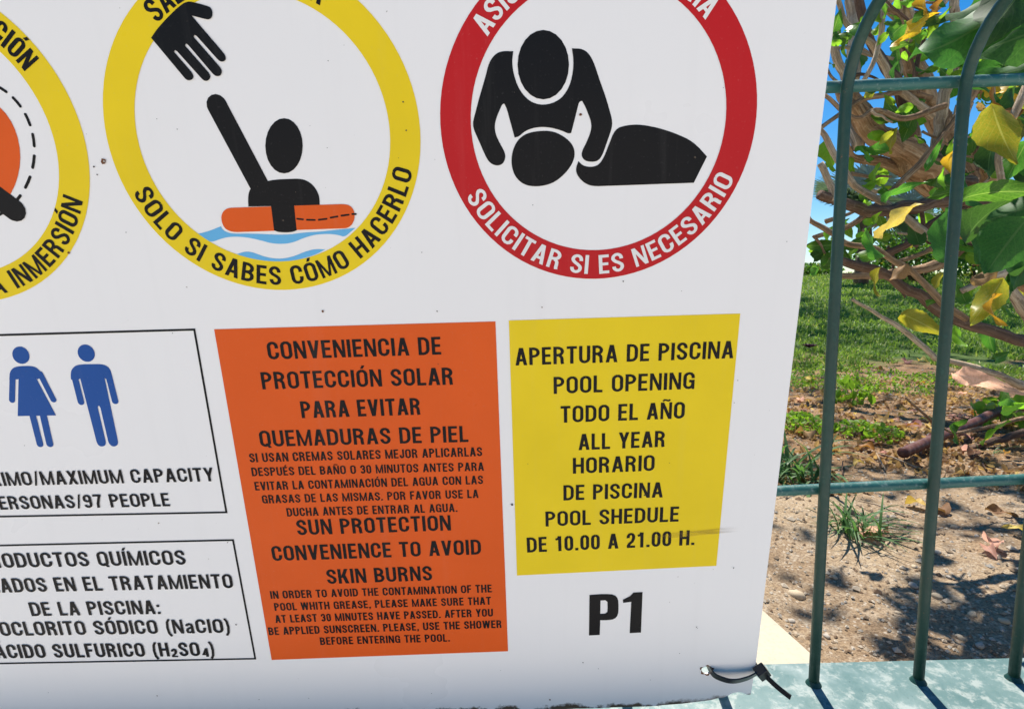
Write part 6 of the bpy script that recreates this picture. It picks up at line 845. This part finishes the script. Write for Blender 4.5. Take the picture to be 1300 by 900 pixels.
while len(P) < 100000:
    y = 3.3 * (20.5 / 3.3) ** rr.random(); x = y * rr.uniform(-.35, 1.35)
    nn = noise.noise(Vector((x * 1.3, y * 1.3, 0))) + .5 * noise.noise(Vector((x * 6, y * 6, 2)))
    if y < 4.6 and nn < (4.3 - y) * .6 - .1: continue
    if nn < -.45 and rr.random() < .7: continue
    P.append((x, y, terrain(x, y) - .004)); Hh.append(.030 + .0028 * y + .014 * max(0, nn)); Wd.append(.0045 + .0013 * y)
blades('lawn_grass', P, np.array(Hh), np.array(Wd), M['grass'], .55, kind='stuff')

# ---------------------------------------------------------------- palm and shrubs on the rise
def ground_at(x, y, dz=0): return Vector((x, y, terrain(x, y) + dz))
def palm(c, rad, label, n_=26):
    base = ground_at(c[0], c[1]); root = empty('fan_palm', base); tag(root, label, 'palm tree')
    top = up(c); tr_ = [base + (top - base) * t / 8 - base for t in range(9)]; tr_[0].z -= .1
    tube('trunk', tr_, [.17 - .03 * t / 8 for t in range(9)], M['bark_dark'], root, 12, .4)
    for i in range(n_):
        az = 2.4 * i; el = R(-35 + 115 * ((i * .618) % 1)); d = Vector((math.cos(az) * math.cos(el), math.sin(az) * math.cos(el), math.sin(el)))
        st_ = rad * .42; sd = d.cross(Vector((0, 0, 1))).normalized(); nn = sd.cross(d); V, F = [], []
        o0 = top - base; V += [o0 + sd * .02, o0 - sd * .02, o0 + d * st_ - sd * .015, o0 + d * st_ + sd * .015]; F.append((0, 1, 2, 3))
        for k in range(17):
            a = R(-105 + 210 * k / 16); dd = (d * math.cos(a) + sd * math.sin(a)); L = rad * .62 * (1 - .25 * abs(a) / 2)
            q0 = o0 + d * st_; e = q0 + dd * L + Vector((0, 0, -.12 * L)) + nn * .04 * L; w_ = dd.cross(nn).normalized() * L * .045; b0 = len(V)
            mid = q0 + dd * L * .55; V += [q0, mid + w_, e, mid - w_]; F.append((b0, b0 + 1, b0 + 2, b0 + 3))
        obj('frond', pymesh('frond', V, F, False, [(0, 0)] * len(V)), LM['palm'], root)
palm(W['palm'], 1.5, 'grey green fan palm seen through the branches beside the first fence bar')
palm(W['palm2'], 1.1, 'smaller distant fan palm showing between the two middle fence bars', 20)
def bush(c, rx, ry, rz, n_, size, label, seed, name='round_bush', m='foliage'):
    g = ground_at(c[0], c[1]); root = empty(name, g); tag(root, label, 'bush')
    def fn(r2):
        v = r2.normal(size=3); v /= np.linalg.norm(v); s = r2.random() ** .4
        p = Vector((v[0] * rx * s, v[1] * ry * s, rz + v[2] * rz * s))
        if noise.noise(p * 1.6 + Vector((seed, 0, 0))) < -.12: return None
        return tuple(p)
    o = leaf_cloud('crown', n_, fn, size, M[m], seed); o.parent = root
    for k in range(4):
        a = k * 1.7 + seed; tube('stem', [Vector((0, 0, -.1)), Vector((math.cos(a) * rx * .25, math.sin(a) * ry * .25, rz * .7)), Vector((math.cos(a) * rx * .5, math.sin(a) * ry * .5, rz * 1.5))], [.05, .035, .015], M['bark_dark'], root, 7)
b_ = W['bush']
bush((10.9, 15.0), 1.7, 1.3, .75, 2600, .13, 'bushy green shrub on the far lawn edge between the second and third fence bars', 7)
bush((14.6, 17.5), 2.6, 1.5, 1.5, 4200, .16, 'tall dense green shrub on the far lawn at the right edge', 8)
bush((10.4, 19.5), 1.2, 1.0, .2, 800, .13, 'low green shrub on the far lawn beside the notice board edge', 9)
bush((17.5, 16.5), 2.2, 1.5, 1.9, 3000, .16, 'dark shrub furthest right on the far lawn', 10)

# a taller tree beyond the frame edge, whose crown shades the lawn in bands
sh = empty('shade_tree', ground_at(10.5, 8.0)); tag(sh, 'large shade tree standing on the lawn right of the palms', 'tree')
def shc(r2):
    x, y, z = r2.uniform(-7.5, 4.5), r2.uniform(-1.5, 8.0), 0
    z = .58 * (8 + y) + .9 + r2.uniform(0, 1.6)
    if noise.noise(Vector((x * .5, y * .9, 3.3))) < .0: return None
    return (x, y, z)
o = leaf_cloud('crown', 7500, shc, .20, M['foliage'], 12); o.parent = sh
tube('trunk', [Vector((0, 0, -.2)), Vector((.1, .1, 2)), Vector((-.2, .5, 4.2)), Vector((-.8, 1.2, 6.2))], [.3, .24, .18, .1], M['bark'], sh, 14, .3)
tube('limb', [Vector((-.2, .5, 4.2)), Vector((-2.2, 1.6, 6.2)), Vector((-4.5, 2.5, 7.6))], [.15, .1, .04], M['bark'], sh, 10, .3)

# ---------------------------------------------------------------- bed: tufts, weeds, litter
def tuft(c, n_, L, label, seed, group=None):
    g = ground_at(c[0], c[1]); root = empty('grass_tuft', g); tag(root, label, 'grass', group); r2 = random.Random(seed)
    for i in range(n_):
        az = r2.uniform(0, 2 * math.pi); el = R(r2.uniform(8, 75)); l_ = L * r2.uniform(.4, 1.15); wd = l_ * .022
        d = Vector((math.cos(az), math.sin(az), 0)); sd = Vector((-d.y, d.x, 0)); V, F = [], []
        o0 = Vector((r2.uniform(-1, 1), r2.uniform(-1, 1), 0)) * L * .32; x_ = 0; z_ = 0; e = el
        for k in range(7):
            ww = wd * (1 - (k / 6) ** 2 * .93); p = o0 + d * x_ + Vector((0, 0, z_)); V += [p + sd * ww, p - sd * ww - Vector((0, 0, ww * .3))]
            x_ += math.cos(e) * l_ / 6; z_ += math.sin(e) * l_ / 6; e -= R(r2.uniform(10, 17))
            z_ = max(z_, .004)
        for k in range(6): F.append((2 * k, 2 * k + 1, 2 * k + 3, 2 * k + 2))
        obj('blade', pymesh('blade', V, F, True), M['tuft'], root)
tuft(W['tuft'], 80, .14, 'largest tuft of arching strap like grass, below the lower rail', 1)
tuft(W['tuft2'], 80, .24, 'grass tuft half hidden by the notice board edge above the lower rail', 2)
tuft((1.62, 3.25, -.6), 26, .22, 'pale grass tuft at the near edge of the lawn', 3)
tuft((1.75, 1.95, -.6), 12, .10, 'sparse tuft beside the dark pipe', 4)
def weed(c, r_, hgt, n_, size, label, seed, m='weed'):
    root = empty('weed', ground_at(c[0], c[1])); tag(root, label, 'weed')
    def fn(r2):
        a = r2.uniform(0, 2 * math.pi); q = r_ * math.sqrt(r2.random()); return (q * math.cos(a), q * math.sin(a), .008 + hgt * r2.random() * (1 - .6 * (q / r_) ** 2))
    o = leaf_cloud('foliage', n_, fn, size, M[m], seed, .7); o.parent = root
    for k in range(5):
        a = k * 1.3 + seed; tube('stem', [Vector((0, 0, -.01)), Vector((math.cos(a) * r_ * .4, math.sin(a) * r_ * .4, hgt * .6)), Vector((math.cos(a) * r_ * .75, math.sin(a) * r_ * .75, hgt * .8))], [.003, .0022, .0012], M['bark_pale'], root, 5)
w_ = W['weeds']
weed(w_[0], .10, .13, 60, .05, 'upright broad leaved weed beside the first fence bar', 1)
weed(w_[1], .12, .07, 300, .022, 'feathery low weed near the notice board edge', 2)
weed(w_[2], .13, .06, 280, .022, 'feathery low weed between the fence bars in leaf litter', 3)
weed(w_[3], .10, .16, 30, .07, 'broad leaved seedling beside the dark pipe', 4)
MATS = [(1.55, 3.45, .30), (1.95, 3.35, .26), (2.25, 3.25, .24), (1.75, 3.7, .34), (2.75, 3.45, .22), (2.35, 3.8, .3), (3.4, 3.6, .3)]
def mats(r2):
    x, y, r_ = MATS[r2.integers(len(MATS))]; a = r2.uniform(0, 6.3); q = r_ * math.sqrt(r2.random()); x += q * math.cos(a) * 1.2; y += q * math.sin(a)
    return (x, y, terrain(x, y) + r2.uniform(0, .035))
o = leaf_cloud('ground_cover', 3600, mats, .017, M['weed'], 21, .75); o['kind'] = 'stuff'; 
fl_ = empty('purple_flower', ground_at(W['flower'][0], W['flower'][1], .02)); tag(fl_, 'dark purple flower lying at the lawn edge beside the notice board', 'flower')
mp_ = mat('purple_petal', (.11, .012, .055), .6)
for k in range(14):
    a = k * 2.4; r_ = .02 + .0025 * k; V = [(0, 0, .0), (math.cos(a - .35) * r_, math.sin(a - .35) * r_, .030), (math.cos(a) * r_ * 1.5, math.sin(a) * r_ * 1.5, .038 - .001 * k), (math.cos(a + .35) * r_, math.sin(a + .35) * r_, .030)]
    obj('petal', pymesh('petal', V, [(0, 1, 2, 3)]), mp_, fl_)
# corrugated pipe
pp = catmull([up(p) for p in W['pipe']] + [up((2.8, 2.5, -.55))], 40)
for q in pp: q.z = max(q.z, terrain(q.x, q.y) + .012)
rad = [.018 + .0009 * math.sin(i * 1.05) for i in range(len(pp))]
pv = tube('drainage_pipe', pp, rad, M['pipe'], None, 14); tag(pv, 'dark ribbed plastic pipe lying on the soil in leaf litter', 'pipe')
# dry leaves
DG = 'fallen leaves on the garden bed'
DRY = {k: v + ' dry curled leaf lying on the soil of the garden bed' for k, v in dict(pale='pale yellow', brown='brown', withered='pinkish tan', orange='orange').items()}
def lay(p, L, colour, wd, label, name='fallen_leaf'):
    v = get_leaf(wd, colour, rnd.randrange(3)); o = bpy.data.objects.new(name, v); COL.objects.link(o)
    o.matrix_basis = Matrix.Translation(ground_at(p[0], p[1], .012)) @ Matrix.Rotation(rnd.uniform(0, 6.3), 4, 'Z') @ Matrix.Rotation(rnd.uniform(-.5, .4), 4, 'Y') @ Matrix.Rotation(rnd.uniform(-.5, .5), 4, 'X') @ Matrix.Scale(L, 4)
    tag(o, label, 'leaf', DG); return o
for i, p in enumerate(W['dry']):
    lay(p, rnd.uniform(.045, .08) * (1 + .12 * p[1]), ('pale', 'brown', 'withered', 'brown')[i % 4], rnd.choice((.48, .6, .75)), DRY[('pale', 'brown', 'withered', 'brown')[i % 4]])
for i in range(190):
    y = rnd.uniform(1.1, 3.5) if i % 3 else rnd.uniform(1.9, 2.7); x = y * rnd.uniform(.5, 1.0)
    if y < 1.7 and rnd.random() < .75: continue
    cc = rnd.choice(('pale', 'brown', 'brown', 'brown', 'orange', 'withered', 'pale')); lay((x, y), rnd.uniform(.03, .07), cc, rnd.choice((.36, .48, .6)), DRY[cc])
# pebbles
def pebble_mesh(seed):
    bm = bmesh.new(); bmesh.ops.create_icosphere(bm, subdivisions=2, radius=1)
    for v in bm.verts: v.co *= 1 + .28 * noise.noise(v.co * 1.1 + Vector((seed * 7, 0, 0))); v.co.z *= .55; v.co.y *= .75
    me = bpy.data.meshes.new('pebble'); bm.to_mesh(me); bm.free(); me.polygons.foreach_set('use_smooth', [True] * len(me.polygons)); return me
PM = []
for i in range(8): me = pebble_mesh(i); me.materials.append(M['pebble'] if i % 2 else M['pebble_grey']); PM.append(me)
for i, p in enumerate(W['peb']):
    o = bpy.data.objects.new('pebble', PM[1 if i == 0 else i % 8]); COL.objects.link(o); r_ = (.0165 if i == 0 else rnd.uniform(.005, .011)) * max(1, p[1] * .9)
    o.matrix_basis = Matrix.Translation(ground_at(p[0], p[1], r_ * .2)) @ Matrix.Rotation(rnd.uniform(0, 6) if i else -.3, 4, 'Z') @ Matrix.Scale(r_, 4)
    if i == 0: tag(o, 'smooth tan pebble alone on the soil beside the first fence bar', 'pebble')
    else: tag(o, 'small rounded stone on the sandy soil', 'pebble', 'pebbles on the garden soil')
V, F = [], []
ico = [(v.co.copy()) for v in PM[0].vertices][:12]
base = [Vector(q) for q in ((1, 0, 0), (-.9, .1, 0), (0, .8, .1), (.1, -.8, 0), (0, 0, .7), (0, 0, -.5))]; bf = [(0, 2, 4), (2, 1, 4), (1, 3, 4), (3, 0, 4), (2, 0, 5), (1, 2, 5), (3, 1, 5), (0, 3, 5)]
for i in range(8500):
    y = .85 * (4.0 / .85) ** rnd.random(); x = y * rnd.uniform(-.1, 1.25)
    s = rnd.uniform(.0012, .0035) * (1 + .6 * y) * (2 if rnd.random() < .06 else 1); a = rnd.uniform(0, 6.3); g = ground_at(x, y, s * .2); b0 = len(V)
    rm = Matrix.Rotation(a, 3, 'Z')
    V += [g + rm @ (q * s * rnd.uniform(.8, 1.2)) for q in base]; F += [tuple(b0 + k for k in f) for f in bf]
me = pymesh('gravel', V, F); gm = mat('gravel_bits', (.4, .32, .24), .9, .2); n = N(gm)
g = n.new('ShaderNodeNewGeometry'); n.color(n.ramp(g.outputs['Random Per Island'], [(0, (.16, .10, .06)), (.4, (.36, .27, .18)), (.8, (.50, .43, .33)), (1, (.30, .28, .25))]))
obj('gravel', me, gm, kind='stuff')
def lit(r2):
    y = r2.uniform(1.55, 3.5); x = y * r2.uniform(.1, 1.15)
    if noise.noise(Vector((x * 3, y * 3, 8))) < -.05: return None
    return (x, y, terrain(x, y) + r2.uniform(.002, .012))
lm_ = grass_mat('litter', (.20, .11, .06), (.36, .23, .12), (.55, .40, .20))
o = leaf_cloud('leaf_litter', 3800, lit, .032, lm_, 31, .5); o['kind'] = 'stuff'
# twigs in the litter
for i in range(16):
    y = rnd.uniform(1.2, 3.2); x = y * rnd.uniform(.52, 1.0); a = rnd.uniform(0, 3.1); L = rnd.uniform(.08, .22)
    g = ground_at(x, y, .008); d = Vector((math.cos(a), math.sin(a), .05)) * L
    t_ = tube('fallen_twig', [g, g + d * .5 + Vector((0, .01, .006)), g + d], [.003, .0026, .0016], (M['bark_pale'], M['bark_dark'])[i % 2], None, 6)
    tag(t_, ('pale' if i % 2 == 0 else 'dark brown') + ' dry twig lying on the soil', 'twig', ('pale' if i % 2 == 0 else 'dark') + ' twigs on the garden bed')
